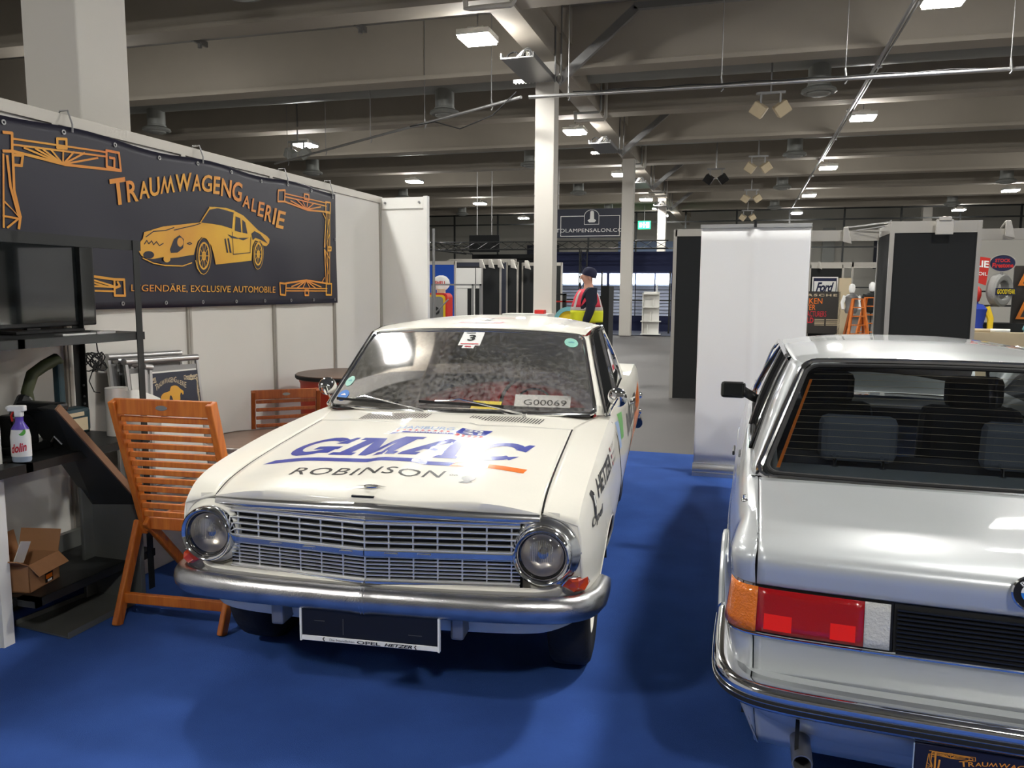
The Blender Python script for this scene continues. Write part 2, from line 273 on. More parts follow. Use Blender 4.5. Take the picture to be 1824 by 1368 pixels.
BO=[[(-1.555,0.407), (-1.508,0.411), (-1.514,0.325), (-1.563,0.319)], [(-1.505,0.385), (-0.912,0.4)], [(-1.511,0.326), (-1.2,0.29), (-0.814,0.32)], [(-1.508,0.357), (-0.914,0.376)], [(-0.912,0.409), (-0.82,0.417), (-0.811,0.321), (-0.915,0.322), (-0.912,0.409)], [(-0.891,0.375), (-0.856,0.378), (-0.859,0.332)], [(-1.242,0.416), (-1.184,0.421), (-1.186,0.374), (-1.244,0.371), (-1.242,0.416)], [(-1.214,0.291), (-1.445,0.35)], [(-1.214,0.291), (-1.379,0.353)], [(-1.214,0.291), (-1.334,0.354)], [(-1.214,0.291), (-1.283,0.355)], [(-1.214,0.291), (-1.208,0.361)], [(-1.214,0.291), (-1.138,0.362)], [(-1.214,0.291), (-1.068,0.366)], [(-1.214,0.291), (-0.977,0.356)], [(-1.564,0.304), (-1.589,-0.065)], [(-1.511,0.326), (-1.518,0.14), (-1.492,0.015), (-1.505,-0.064)], [(-1.502,0.309), (-1.456,0.312), (-1.467,0.262), (-1.504,0.261)], [(-1.544,0.298), (-1.537,0.156), (-1.504,0.005)], [(-1.504,0.005), (-1.575,0.08)], [(-1.504,0.005), (-1.589,-0.011)], [(-1.504,0.005), (-1.568,-0.064)], [(0.778,0.403), (0.87,0.41), (0.859,0.323), (0.767,0.321), (0.778,0.403)], [(0.868,0.384), (1.51,0.396)], [(0.864,0.323), (1.196,0.288), (1.554,0.325)], [(0.867,0.36), (1.508,0.369)], [(1.152,0.409), (1.223,0.414), (1.22,0.371), (1.149,0.37), (1.152,0.409)], [(1.495,0.402), (1.576,0.407), (1.57,0.317), (1.495,0.315), (1.495,0.402)], [(1.181,0.291), (0.945,0.334)], [(1.181,0.291), (1.029,0.352)], [(1.181,0.291), (1.114,0.356)], [(1.181,0.291), (1.201,0.357)], [(1.181,0.291), (1.29,0.354)], [(1.181,0.291), (1.412,0.35)], [(1.563,0.316), (1.533,-0.302)], [(1.504,0.311), (1.457,0.002), (1.478,-0.294)], [(1.53,0.302), (1.501,-0.294)], [(1.464,0.003), (1.55,0.264)], [(1.464,0.003), (1.551,0.136)], [(1.464,0.003), (1.541,-0.091)], [(1.464,0.003), (1.519,-0.221)], [(1.524,0.03), (1.576,0.031), (1.572,-0.021), (1.52,-0.024), (1.524,0.03)], [(1.447,0.303), (1.485,0.267)], [(1.408,-0.294), (1.449,-0.254)], [(0.764,-0.307), (0.848,-0.311), (0.836,-0.399), (0.77,-0.394), (0.764,-0.307)], [(0.846,-0.345), (1.491,-0.347)], [(0.844,-0.366), (1.489,-0.367)], [(0.816,-0.311), (1.149,-0.28), (1.51,-0.305)], [(1.478,-0.305), (1.566,-0.305), (1.56,-0.4), (1.474,-0.399), (1.478,-0.305)], [(1.125,-0.361), (1.184,-0.362), (1.182,-0.402), (1.123,-0.401), (1.125,-0.361)], [(1.149,-0.283), (0.923,-0.333)], [(1.149,-0.283), (1.006,-0.341)], [(1.149,-0.283), (1.092,-0.343)], [(1.149,-0.283), (1.21,-0.343)], [(1.149,-0.283), (1.301,-0.343)], [(1.149,-0.283), (1.395,-0.334)], [(-1.164,-0.279), (-0.898,-0.303), (-0.825,-0.303), (-0.826,-0.395), (-0.906,-0.394), (-0.901,-0.306)], [(-1.17,-0.339), (-0.901,-0.346)], [(-1.172,-0.364), (-0.904,-0.37)], [(-1.165,-0.284), (-0.915,-0.34)], [(-1.166,-0.299), (-0.958,-0.345)], [(-0.877,-0.317), (-0.861,-0.34), (-0.902,-0.351)]]
BL=[('T', [(-0.887,0.111), (-0.768,0.145), (-0.783,0.292), (-0.901,0.255)]), ('R', [(-0.768,0.152), (-0.682,0.174), (-0.69,0.295), (-0.776,0.271)]), ('A', [(-0.674,0.186), (-0.589,0.206), (-0.592,0.308), (-0.678,0.287)]), ('U', [(-0.588,0.215), (-0.502,0.231), (-0.503,0.343), (-0.588,0.325)]), ('M', [(-0.498,0.241), (-0.37,0.262), (-0.367,0.368), (-0.495,0.345)]), ('W', [(-0.365,0.26), (-0.214,0.279), (-0.207,0.392), (-0.358,0.37)]), ('A', [(-0.207,0.274), (-0.121,0.283), (-0.111,0.39), (-0.197,0.38)]), ('G', [(-0.118,0.276), (-0.012,0.284), (0.001,0.397), (-0.104,0.387)]), ('E', [(-0.001,0.276), (0.067,0.28), (0.085,0.398), (0.016,0.393)]), ('N', [(0.079,0.272), (0.187,0.275), (0.209,0.398), (0.1,0.393)]), ('G', [(0.195,0.264), (0.303,0.265), (0.332,0.403), (0.223,0.4)]), ('A', [(0.314,0.239), (0.4,0.237), (0.421,0.325), (0.335,0.326)]), ('L', [(0.417,0.222), (0.472,0.22), (0.499,0.317), (0.443,0.319)]), ('E', [(0.49,0.199), (0.561,0.194), (0.593,0.302), (0.521,0.305)]), ('R', [(0.573,0.171), (0.661,0.163), (0.702,0.283), (0.613,0.289)]), ('I', [(0.676,0.15), (0.705,0.147), (0.75,0.269), (0.72,0.272)]), ('E', [(0.719,0.127), (0.822,0.113), (0.874,0.244), (0.77,0.256)])]
BLINE=[(-0.775,-0.376), (0.701,-0.388), (0.705,-0.324), (-0.77,-0.321)]
# ---------- hall: floor, ceiling, beams, columns, lamps ----------
m = MB().box((-2, 24, -.06), (60, 72, .1)); struct('floor', m, 'hall_floor')
struct('ceiling', MB().box((-2, 24, 7.6), (60, 72, .2)), 'ceiling_grey')
cp = tag(MB().box((1.29, 3.23, -.0), (9.42, 9.25, .012)).build('carpet', 'carpet_blue', None, bevel=.003), 'bright blue exhibition carpet covering the stand under both cars', 'carpet'); cp.location.z = -.006
for i in range(11):
    y = 4.1+4.25*i+.25; mb = MB().box((-2, y, 6.86), (56, .44, 1.28)).box((-2, y, 6.24), (56, .56, .09))
    struct('trim_%d' % (i+1), mb, 'concrete')
gd = MB().box((-3.95, 26, 6.82), (.46, 62, 1.35)).box((-3.78, 26, 7.1), (.3, 62, .8)); struct('trim_12', gd, 'concrete')
for i, y in enumerate((4.1, 16.2, 28.3, 40.4)):
    struct('trim_%d' % (13+i), MB().box((-3.98, y, 3.08), (.4, .4, 6.15)), 'column_white', bevel=.01)
struct('trim_17', MB().box((10.2, 52, 3.75), (.5, .5, 7.5)), 'column_white')
struct('wall_far', MB().box((-2, 59.5, 3.7), (60, .2, 7.6)), 'far_wall')
struct('wall_leftmost', MB().box((-30, 24, 3.7), (.2, 72, 7.6)), 'far_wall')
struct('wall_rightmost', MB().box((27, 24, 3.7), (.2, 72, 7.6)), 'far_wall')
struct('wall_rear', MB().box((-2, -11.5, 3.7), (60, .2, 7.6)), 'far_wall')
struct('wall_unseen_behind', MB().box((1.2, -3.6, 1.25), (9.6, .05, 2.5)), 'behind_grey')  # unseen wall added behind the camera for chrome reflections and bounce light
nth = ['nearest', 'second', 'third', 'fourth', 'fifth', 'sixth']
rows = [(-13.15, 'of the far left row above the banner'), (-4.67, 'of the row beside girder and white columns'), (2.76, 'of the row along the conduit'), (10.91, 'of the row at the far right')]
lamp0 = None
def make_lamp(loc, label):
    t = thing('ceiling_lamp', label, 'lamp', loc, 0, 'high-bay lamps under the hall ceiling')
    MB().box((0, 0, .05), (.60, .60, .10)).box((0, 0, .13), (.3, .3, .08)).build('housing', 'lamp_housing', t, bevel=.01)
    MB().box((0, 0, -.022), (.54, .54, .045)).build('diffuser', 'lamp_glow', t)
    MB().cyl((0, 0, .16), (0, 0, 1.5), .012, 6).build('suspension_rod', 'steel', t); return t
for j, (x, rn) in enumerate(rows):
    k = 0
    for i, y in enumerate((-3.2, 5.3, 13.8, 22.3, 30.8, 39.3, 47.8)):
        vis = y > 30 if j == 3 else y > 6
        if vis: lab = 'glowing lamp, %s %s' % (nth[k], rn); k += 1
        else: lab = 'unseen glowing lamp %s at %d metres' % (rn, y)
        if lamp0 is None: lamp0 = make_lamp((x, y, 6), lab)
        else: dup(lamp0, (x, y, 6), 0, lab)
# round air ducts across the hall with drop diffusers
for i, y in enumerate((10.8, 19.3, 27.8, 36.3, 44.8)):
    t = thing('air_duct', 'round grey ventilation duct across the ceiling, %s of the ducts from the front' % nth[i], 'duct', (0, y, 0), 0)
    mb = MB().cyl((-28, 0, 6.93), (26, 0, 6.93), .42, 20); mb.build('duct_pipe', 'duct_grey', t, smooth=True)
    for x in (-16.1, -7.4, 1.45, 9.9):
        MB().lathe([(.24, 6.9), (.24, 6.15), (.26, 6.14), (.26, 6.1)], 24, Matrix.Translation((x, 0, 0))).build('drop_pipe', 'duct_grey', t, smooth=True)
        MB().lathe([(.24, 6.12), (.36, 6.06), (.38, 6.0), (.33, 5.97), (.26, 6.0), (.24, 5.95), (.17, 5.92), (.0, 5.92)], 24, Matrix.Translation((x, 0, 0))).build('air_outlet', 'duct_grey', t, smooth=True)
# cable rails carried on brackets in front of alternate beams
for i, y in enumerate((15.9, 24.4, 32.9, 41.4)):
    t = thing('cable_rail', 'grey cable rail on brackets along a ceiling beam, %s from the front' % nth[i], 'rail', (0, y, 0))
    MB().box((-2, 0, 7.2), (54, .25, .07)).build('tray', 'steel', t)
    for x in range(-24, 22, 4):
        MB().box((x, 0, 7.12), (.06, .5, .12)).cyl((x, 0, 7.1), (x, 0, 6.98), .05, 8).build('bracket', 'steel', t)
# girder services: cable tray with loops, white elbow pipes, V-shaped hangers
for i, y0 in enumerate((13.6, 22.1, 30.6, 39.1)):
    t = thing('cable_tray', 'perforated metal cable tray full of looped cables under the girder, %s from the front' % nth[i], 'cable tray', (-4.15, y0, 5.72))
    MB().box((.12, 1.35, 0), (.60, 1.7, .02)).box((-.18, 1.35, .04), (.015, 1.7, .09)).box((.42, 1.35, .04), (.015, 1.7, .09)).box((.0, 2.19, .03), (.86, .02, .07)).build('tray', 'steel', t)
    mb = MB()
    for k in range(12): mb.box((-.38+.07*k, 2.2, -.012), (.03, .012, .02))
    mb.build('end_slots', 'aluminium', t)
    for q in range(3):
        mb = MB()
        for k in range(4): cx = -.08+.12*q+.03*k; mb.tube([(cx+.10*math.cos(a), .9+.12*k+.12*math.sin(a), .14+.11*math.sin(a*1.0+k+q)) for a in lin(0, 2*PI, 12)], .016, 6)
        mb.build('cable_loop', ('black_rubber', 'column_white', 'steel')[q], t, smooth=True)
for i, y in enumerate((11.9, 20.4, 28.9, 37.4)):
    t = thing('girder_pipes', 'bent pipes running down around the girder, %s bay' % nth[i], 'pipe', (-4, y, 0))
    MB().tube([(.38, 0, 7.4), (.38, 0, 6.12), (.34, 0, 6.08), (-.30, 0, 6.08)], .03, 8).build('long_pipe', 'duct_grey', t, smooth=True)
    MB().tube([(.46, .3, 7.4), (.46, .3, 6.0), (.42, .3, 5.95), (-.24, .3, 5.95), (-.32, .3, 5.96), (-.34, .3, 6.2)], .045, 8).build('drain_pipe', 'column_white', t, smooth=True)
    t2 = thing('ceiling_bracing', 'slanting steel channel braces beside the girder, %s bay' % nth[i], 'brace', (-4, y+3.9, 0))
    MB().bar((.32, 0, 5.68), (1.85, 0, 6.95), .12, .16).build('right_brace', 'steel', t2)
    MB().bar((1.8, 0, 6.98), (9, 0, 6.98), .12, .12).build('rail', 'steel', t2)
    for k in (0, 1): MB().cyl((.30+.12*k, -.12, 5.66), (.30+.12*k, -.12, 7.4), .018, 6).build('hanger_rod', 'steel', t2)
# lighting tubes hung on wires
t = thing('truss_tube', 'long silver tube hung on wires across the hall, right of the white column', 'tube', (0, 14.1, 5.02))
MB().cyl((-3.8, -.0, 0), (12, .25, .0), .032, 10).build('tube', 'aluminium', t, smooth=True)
MB().tube([(-3.0+.5*k, -.03+.02*k*.5, .045-.02*(k % 2)) for k in range(14)], .010, 5).build('cable', 'black_rubber', t)
for x in (-3.1, -.48, 1.45, 3.8, 7):
    MB().cyl((x, .08, 0), (x, .08, 2.4), .008, 5).tube([(x, .08, -.08), (x+.03, .08, -.04), (x, .08, .16)], .014, 5).build('hanger', 'steel', t)
t = thing('truss_tube', 'dull silver tube hung on wires, slanting away left of the white column', 'tube', (0, 0, 5.25))
MB().cyl((-4.2, 15.0, 0), (-13.6, 21.3, .05), .03, 10).build('tube', 'aluminium', t, smooth=True)
for k in range(5):
    a = .08+k*.21; x = -4.2-9.4*a; y = 15+6.3*a; MB().cyl((x, y, 0), (x, y, 2.2), .008, 5).tube([(x, y, -.1), (x+.03, y, -.03), (x, y, .1)], .014, 5).build('hanger', 'steel', t)
MB().tube([(-4.3, 15.0, .1), (-4.9, 15.4, -.22), (-5.8, 16.0, -.32), (-6.6, 16.6, -.02), (-7.4, 17.1, .02)], .012, 5).build('cable', 'black_rubber', t)
t = thing('conduit', 'straight metal conduit running away under the ceiling beams', 'conduit', (2.4, 0, 6.13))
MB().cyl((0, 3, 0), (0, 46, 0), .035, 8).cyl((.09, 3, .03), (.09, 30, .03), .02, 8).build('pipe', 'steel', t, smooth=True)
for y in range(6, 46, 4): MB().box((.04, y+.1, .03), (.2, .06, .05)).build('clamp', 'steel', t)
# flood lights (off) in pairs
def flood(x, y, z, lab, m_='beige', s=1):
    t = thing('flood_light', lab, 'spotlight', (x, y, z), 0)
    for d in (-1, 1):
        mt = Matrix.Translation((d*.24*s, 0, -.12*s)) @ Matrix.Rotation(R(-35*d), 4, 'Y') @ Matrix.Rotation(R(20), 4, 'X')
        mb = MB(); mb.box((0, 0, 0), (.30*s, .26*s, .26*s)); mb.v = [tuple(mt @ Vector(p)) for p in mb.v]; mb.build('lamp_body', m_, t, bevel=.02)
        MB().box((d*.2*s, 0, .1*s), (.04, .04, .3*s)).build('yoke', 'steel', t)
    MB().cyl((0, 0, .2), (0, 0, 7.52-z), .02, 6).bar((-.3*s, 0, .22*s), (.3*s, 0, .22*s), .05, .05).build('mount', 'steel', t)
for i, (x, y, z) in enumerate(((.42, 18.4, 5.62), (.32, 26.6, 5.6), (.2, 34.8, 5.55), (.1, 43, 5.5))):
    flood(x, y, z, 'pair of switched-off beige flood lights under a beam, %s pair left of the conduit' % nth[i])
flood(-1.03, 28.6, 5.55, 'pair of black loudspeaker-like flood lights hanging alone right of the second column', 'black_plastic')
flood(-12.7, 21.1, 5.65, 'pair of dark flood lights beside the ceiling lamp above the banner', 'duct_grey')
# far gallery railing
t = thing('gallery_railing', 'dark gallery railing of thin posts and rails across the far end of the hall', 'railing', (0, 50, 0))
for z in (6.42, 5.8, 4.2, 3.1): MB().bar((-22, 0, z), (22, 0, z), .06, .08).build('rail', 'black_metal', t)
for x in range(-20, 22, 3): MB().bar((x+1.5, 0, 2.6), (x+1.5, 0, 6.6), .10, .10).build('post', 'black_metal', t)
for i, (x0, x1, z0, z1, m_) in enumerate(((-16, -13.5, 3.6, 5, 'dark_panel'), (-12.8, -10.4, 3.6, 5.2, 'column_white'), (-9, -5, 3.6, 5.2, 'pale_blue_print'), (2, 4.4, 3.0, 4.2, 'dark_panel'), (5.2, 6.0, 3.2, 6.0, 'duct_grey'), (8.5, 9.6, 3.2, 5.6, 'dark_panel'))):
    tag(MB().box(((x0+x1)/2, 59.3, (z0+z1)/2), (x1-x0, .12, z1-z0)).build('wall_board', m_), ['dark board', 'white board', 'pale blue board', 'dark wide board', 'grey duct cover', 'dark tall board'][i]+' on the far wall '+('left' if x0 < 0 else 'right')+' of the columns', 'board')
# ---------- stand wall ----------
wl = MB().b2((-3.52, -2.0, 0.0), (-3.46, 7.26, 2.44)); wall = struct('wall_left', wl, 'wall_panel')
mb = MB()
for y in (1.4, 2.39, 3.38, 4.36, 5.34, 6.28, 7.23): mb.b2((-3.46, y-.02, 0), (-3.445, y+.02, 2.44)); mb.b2((-3.4452, y-.004, 0.01), (-3.442, y+.004, 2.43))
mb.b2((-3.53, -2.0, 2.44), (-3.445, 7.27, 2.5)); mb.build('wall_profile', 'profile_metal', wall)
mb = MB().b2((-3.46, 7.24, 0), (-3.0, 7.29, 2.46)).b2((-3.0, 7.235, 0), (-2.96, 7.295, 2.5)); wr = struct('wall_return', mb, 'white_panel')
MB().b2((-3.44, 7.232, 2.38), (-3.0, 7.24, 2.49)).b2((-3.42, 7.230, 2.385), (-3.01, 7.234, 2.392)).build('top_rail', 'white_panel', wr)
mb = MB()
for x in (-3.4, -3.04): mb.cyl((x, 7.222, 2.44), (x, 7.234, 2.44), .012, 10)
mb.build('screw', 'steel', wr)
wf = struct('wall_front', MB().b2((-3.50, 2.6, 0), (-3.14, 2.635, 2.5)), 'wall_panel')
MB().b2((-3.14, 2.595, 0), (-3.10, 2.65, 2.5)).b2((-3.125, 2.59, 0), (-3.118, 2.596, 2.5)).build('end_profile', 'white_panel', wf)
# banner
from_l = lambda y, z: Vector((-3.415+.012*math.sin(y*2.3)*max(0, .6-abs(z))+.006*math.sin(y*9+z*3)*max(0, -z+.2), 4.6+y, 1.95+z-.012*(1-math.cos(y*1.9*PI))*(1 if z > 0 else .0)))
bn = thing('wall_banner', 'dark banner with a golden sports car and ornaments hung along the stand wall', 'banner', (0, 0, 0))
def bclip(y, z): return from_l(y, z)
rows_ = [[from_l(y, z)-Vector((.004, 0, 0)) for y in lin(-1.62, 1.672, 140)] for z in lin(-.47, .486, 24)]
MB().grid(rows_).build('banner_cloth', 'banner_navy', bn, smooth=True, solid=.002)
def bp_(off): return lambda y, z: from_l(y, z)+Vector((off, 0, 0))
mb = MB()
for p in BG: drape(mb, p, [tuple(range(len(p)))], bp_(.0015), .12)
mb.build('printed_car', 'gold_yellow', bn, fixn=False)
mb = MB()
for p in BD: drape(mb, p, [tuple(range(len(p)))], bp_(.003), .12)
for p in BDS: ribbon(mb, p, .006, bp_(.003))
for q in BR:
    cx = sum(a for a, b in q)/len(q); cz = sum(b for a, b in q)/len(q)
    drape(mb, [(cx+(a-cx)*1.32, cz+(b-cz)*1.32) for a, b in q], [tuple(range(len(q)))], bp_(.0032), .12)
mb.build('car_dark_parts', 'banner_navy', bn, fixn=False)  # dark print: windows, grille, slits, panel lines and wheel discs
mb = MB()
for p in BG2: mb.add([bp_(.0042)(a, b) for a, b in p], [tuple(range(len(p)))])
for p in BS: ribbon(mb, p, .007, bp_(.004))
mb.build('car_gold_details', 'gold_yellow', bn, fixn=False)  # gold print: round front lamps and outline strokes
for q in BR:
    mb = MB()
    cx = sum(a for a, b in q)/len(q); cz = sum(b for a, b in q)/len(q)
    for k_, w_ in ((1.0, .012), (1.42, .004), (.3, .01)): ribbon(mb, [(cx+(a-cx)*k_, cz+(b-cz)*k_) for a, b in q+q[:1]], w_, bp_(.0045))
    for (a, b) in q[::2]: ribbon(mb, [(cx, cz), (a, b)], .004, bp_(.0045))
    mb.build('printed_wheel', 'gold_yellow', bn, fixn=False)
cl = {}
for p in BO:
    cx = sum(a for a, b in p)/len(p); cz = sum(b for a, b in p)/len(p); cl.setdefault((cx > 0, 2 if cz < -.25 else 1 if (abs(cx-1.58) < .07 or cx < -1.35) and cz < .3 else 0), []).append(p)
for q in cl.values():
    mb = MB()
    for p in q: ribbon(mb, p, .014 if len(p) > 2 else .010, bp_(.002))
    mb.build('ornament_frame', 'gold_print', bn, fixn=False)
mb = MB()
for ch, q in BL:
    (ax, az), (bx, bz), (cx, cz), (dx, dz) = q
    def fn(u, v, q=q): 
        y = (q[0][0]*(1-u)+q[1][0]*u)*(1-v)+(q[3][0]*(1-u)+q[2][0]*u)*v; z = (q[0][1]*(1-u)+q[1][1]*u)*(1-v)+(q[3][1]*(1-u)+q[2][1]*u)*v
        return from_l(y, z)+Vector((.0025, 0, 0))
    put_text(mb, ch, fn, bold=.02)
mb.build('headline_letters', 'gold_print', bn, fixn=False)
mb = MB(); q = BLINE
def fn(u, v): 
    y = (q[0][0]*(1-u)+q[1][0]*u)*(1-v)+(q[3][0]*(1-u)+q[2][0]*u)*v; z = (q[0][1]*(1-u)+q[1][1]*u)*(1-v)+(q[3][1]*(1-u)+q[2][1]*u)*v
    return from_l(y, z)+Vector((.0025, 0, 0))
put_text(mb, 'LEGENDÄRE, EXCLUSIVE AUTOMOBILE', fn, bold=.012); mb.build('slogan_letters', 'gold_print', bn, fixn=False)
mb = MB()
for y in lin(-1.55, 1.62, 10):
    for z in (.455, -.44):
        c = from_l(y, z); mb.lathe([(.006, 0), (.006, .003), (.013, .003), (.013, 0)], 12, Matrix.Translation(c+Vector((.0, 0, 0))) @ Matrix.Rotation(R(90), 4, 'Y'))
for z in (.1,):
    c = from_l(1.65, z); mb.lathe([(.006, 0), (.006, .003), (.013, .003), (.013, 0)], 12, Matrix.Translation(c) @ Matrix.Rotation(R(90), 4, 'Y'))
mb.build('eyelet', 'steel', bn)
for y in (-1.15, -.1, .9, 1.6):
    MB().tube([from_l(y, .46)+Vector((.01, 0, 0)), from_l(y, .50)+Vector((.012, 0, 0)), Vector((-3.43, 4.6+y, 2.52)), Vector((-3.48, 4.6+y, 2.52)), Vector((-3.49, 4.6+y, 2.50))], .005, 6).build('hanging_hook', 'steel', bn)
# ---------- white rally coupe ----------
OP = thing('vintage_coupe', 'cream white vintage rally coupe with chrome grille and blue lettering on the bonnet', 'car', (-1.27, 2.412, 0), R(5.6814))
ZC = [(.10, .815), (.13, .835), (.18, .865), (.26, .886), (.5, .912), (.9, .942), (1.25, .970), (1.5, .98)]
ZG = [(.10, .79), (.19, .812), (.24, .832), (.30, .850), (.5, .882), (.9, .92), (1.38, .955), (1.5, .958)]
ZR = [(.12, .66), (.16, .73), (.20, .785), (.28, .838), (.38, .865), (.55, .888), (1.0, .925), (1.5, .942), (2.2, .950), (3.2, .945), (3.8, .955), (4.3, .968), (4.5, .965)]
XR = [(.12, .755), (.2, .765), (.35, .775), (.7, .783), (1.5, .79), (3.0, .80), (4.0, .822), (4.5, .83)]
def hoodz(x, y):
    ax = abs(x); xr = itp(XR, y)
    z = itp([(0, itp(ZC, y)), (.35, itp(ZC, y)-.004), (.63, itp(ZG, y)), (xr, itp(ZR, y))], ax)
    wd = .03+.14*max(0, y-.12)/1.2
    if y < 1.3: z += .010*max(0, 1-max(0, (ax-wd))/.05) if ax < wd+.05 else 0
    return z
AY, AZ, AR = .78, .295, .345
def frontcut(z): return itp([(.24, .42), (.34, .30), (.50, .225), (.60, .205), (.72, .19), (.80, .19), (1, .19)], z)
def side_pts(y, y0=.19):
    xr = itp(XR, y); zr = itp(ZR, y); tf = itp([(.19, .25), (.3, .55), (.5, .8), (.8, 1), (3.8, 1), (4.5, .75)], y)
    q = [(0, 0), (.022, -.03), (.045, -.11), (.060, -.22), (.066, -.31), (.058, -.40), (.038, -.49), (.010, -.57), (-.03, -.64), (-.08, -.67)]
    zm = .45 if y < .3 else .42 if y < .62 else .235; return [(xr+dx*tf, max(zm, zr+dz)) for dx, dz in q]
def fine(sec, n):
    L = [0]
    for a, b in zip(sec[:-1], sec[1:]): L.append(L[-1]+math.hypot(b[0]-a[0], b[1]-a[1]))
    tx = [(l, p[0]) for l, p in zip(L, sec)]; tz = [(l, p[1]) for l, p in zip(L, sec)]
    return [(itp(tx, l), itp(tz, l)) for l in lin(0, L[-1], n)]
def flank(y, z):
    s_ = fine(side_pts(y), 34)
    for a, b in zip(s_[:-1], s_[1:]):
        if b[1] <= z <= a[1]: t = (a[1]-z)/max(1e-6, a[1]-b[1]); return a[0]+(b[0]-a[0])*t
    return s_[5][0]
ys = lin(0, 1, 190)
ys = [.19+(4.42-.19)*t for t in ys]
def body_side(sx):
    mb = MB().use('cream_paint'); rows = []
    for y in ys:
        s_ = fine(side_pts(y), 34); xr, zr = s_[0]
        xi = .64 if y < 1.22 else (itp([(1.22, .64), (1.45, .70), (1.6, .735), (3.3, .745), (3.8, .70), (4.0, .35), (4.45, .35)], y))
        top = []
        for t in lin(0, 1, 8)[:-1]:
            x = xi+(xr-xi)*t; top.append((x, hoodz(x, y) if y < 1.5 else zr+.012*(1-t)*(0 if y > 3.6 else 1)+.01*(1-t)*math.sin(PI*t)))
        row = []
        for (x, z) in top+s_:
            yy = y
            fc = frontcut(z)
            if y < .8: yy = fc+(y-.19)/(.8-.19)*(.8-fc)
            row.append(Vector((sx*x, yy, z)))
        rows.append(row)
    n = len(rows[0]); hs = set()
    cen = [(AY, AZ), (AY+2.64, AZ)]
    V = [p for r in rows for p in r]; F = []
    def inside(p, m=0): return any(math.hypot(p.y-c[0], p.z-c[1]) < AR-m for c in cen) and abs(p.x) > .6
    for i in range(len(rows)-1):
        for k in range(n-1):
            q = (i*n+k, i*n+k+1, (i+1)*n+k+1, (i+1)*n+k)
            c = sum((V[j] for j in q), Vector())/4
            if k > 7 and inside(c): continue
            F.append(q)
    for i, p in enumerate(V):
        for c in cen:
            d = math.hypot(p.y-c[0], p.z-c[1])
            if abs(p.x) > .6 and (i % n) > 7 and AR-.02 < d < AR+.012 and p.z < .66:
                p.y = c[0]+(p.y-c[0])*AR/d; p.z = c[1]+(p.z-c[1])*AR/d
    mb.add(V, F)
    return mb, rows
for sx in (-1, 1):
    mb, rr = body_side(sx); o = mb.build('fender_and_side', None, OP, smooth=True, solid=.004, angle=24)
    for cy in (AY, AY+2.64):
        MB().grid([[Vector((sx*xx, cy+AR*math.cos(a), AZ+AR*math.sin(a))) for a in lin(.14, PI-.14, 24)] for xx in (.815, .50)]).grid([[Vector((sx*.5, cy+rr_*math.cos(a), AZ+rr_*math.sin(a))) for a in lin(.14, PI-.14, 24)] for rr_ in (AR, .06)]).build('wheel_well', 'matt_black', OP)
        MB().tube([(sx*(flank(min(4.4, cy+AR*math.cos(a)), AZ+AR*math.sin(a))-.001), cy+AR*math.cos(a), AZ+AR*math.sin(a)) for a in lin(.16, PI-(.42 if cy < 1 else .16), 30)], .005, 6).build('arch_lip', 'cream_paint', OP, smooth=True)
# wheels
def wheel(parent, x, y, sx, rt, rimmat, w_=.17, name='wheel'):
    mt = Matrix.Translation((x, y, rt)) @ Matrix.Rotation(R(90*sx), 4, 'Y')
    k = rt/.31; h = w_/2
    ty = MB().lathe([(.17*k, -h*.8), (.19*k, -h), (.25*k, -h*1.05), (.29*k, -h*.95), (.306*k, -h*.75), (rt, -h*.3), (rt, h*.3), (.306*k, h*.75), (.29*k, h*.95), (.25*k, h*1.05), (.19*k, h), (.17*k, h*.8)], 48, mt).build('tyre', 'tyre_rubber', parent, smooth=True)
    MB().lathe([(.185*k, h*.92), (.175*k, h*.95), (.165*k, h*.75), (.15*k, h*.45), (.12*k, h*.5), (.09*k, h*.7), (.05*k, h*.75), (0, h*.75)], 40, mt).build('rim', rimmat, ty, smooth=True)
    MB().lathe([(.10*k, h*.68), (.085*k, h*1.0), (.05*k, h*1.12), (0, h*1.16)], 32, mt).build('hub_cap', 'chrome', ty, smooth=True)
for sx in (-1, 1):
    for cy in (AY, AY+2.64): wheel(OP, sx*.70, cy, sx, .312, 'cream_paint')
# bonnet
rows = []
for y in lin(0, 1, 60):
    row = []
    for x in lin(-.632, .632, 81):
        yf = .135+.05*(abs(x)/.63)**2; yb = 1.105+.07*(abs(x)/.63)**2; yy = yf+(yb-yf)*y**1.2
        row.append(Vector((x, yy, hoodz(x, yy)+.001)))
    rows.append(row)
rows = [[p+Vector((0, -.0, -.03)) for p in rows[0]]]+rows
BON = MB().grid(rows).build('bonnet', 'cream_paint', OP, smooth=True, solid=.003, angle=60)
MB().tube([(.637, y, hoodz(.637, y)-.0015) for y in lin(.2, 1.18, 30)], .0035, 5).tube([(-.637, y, hoodz(.637, y)-.0015) for y in lin(.2, 1.18, 30)], .0035, 5).tube([(x, 1.110+.07*(abs(x)/.63)**2, hoodz(x, 1.11+.07*(abs(x)/.63)**2)-.0015) for x in lin(-.63, .63, 30)], .0030, 5).build('panel_gap', 'matt_black', OP)
rows = [[Vector((x, 1.113+.07*min(1, abs(x)/.63)**2+(1.50-1.113-.07*min(1, abs(x)/.63)**2)*t, hoodz(x, 1.113+.07*min(1, abs(x)/.63)**2+(1.50-1.113-.07*min(1, abs(x)/.63)**2)*t))) for x in lin(-.72, .72, 60)] for t in lin(0, 1, 12)]
CW = MB().grid(rows).build('cowl_panel', 'cream_paint', OP, smooth=True)
mb = MB()
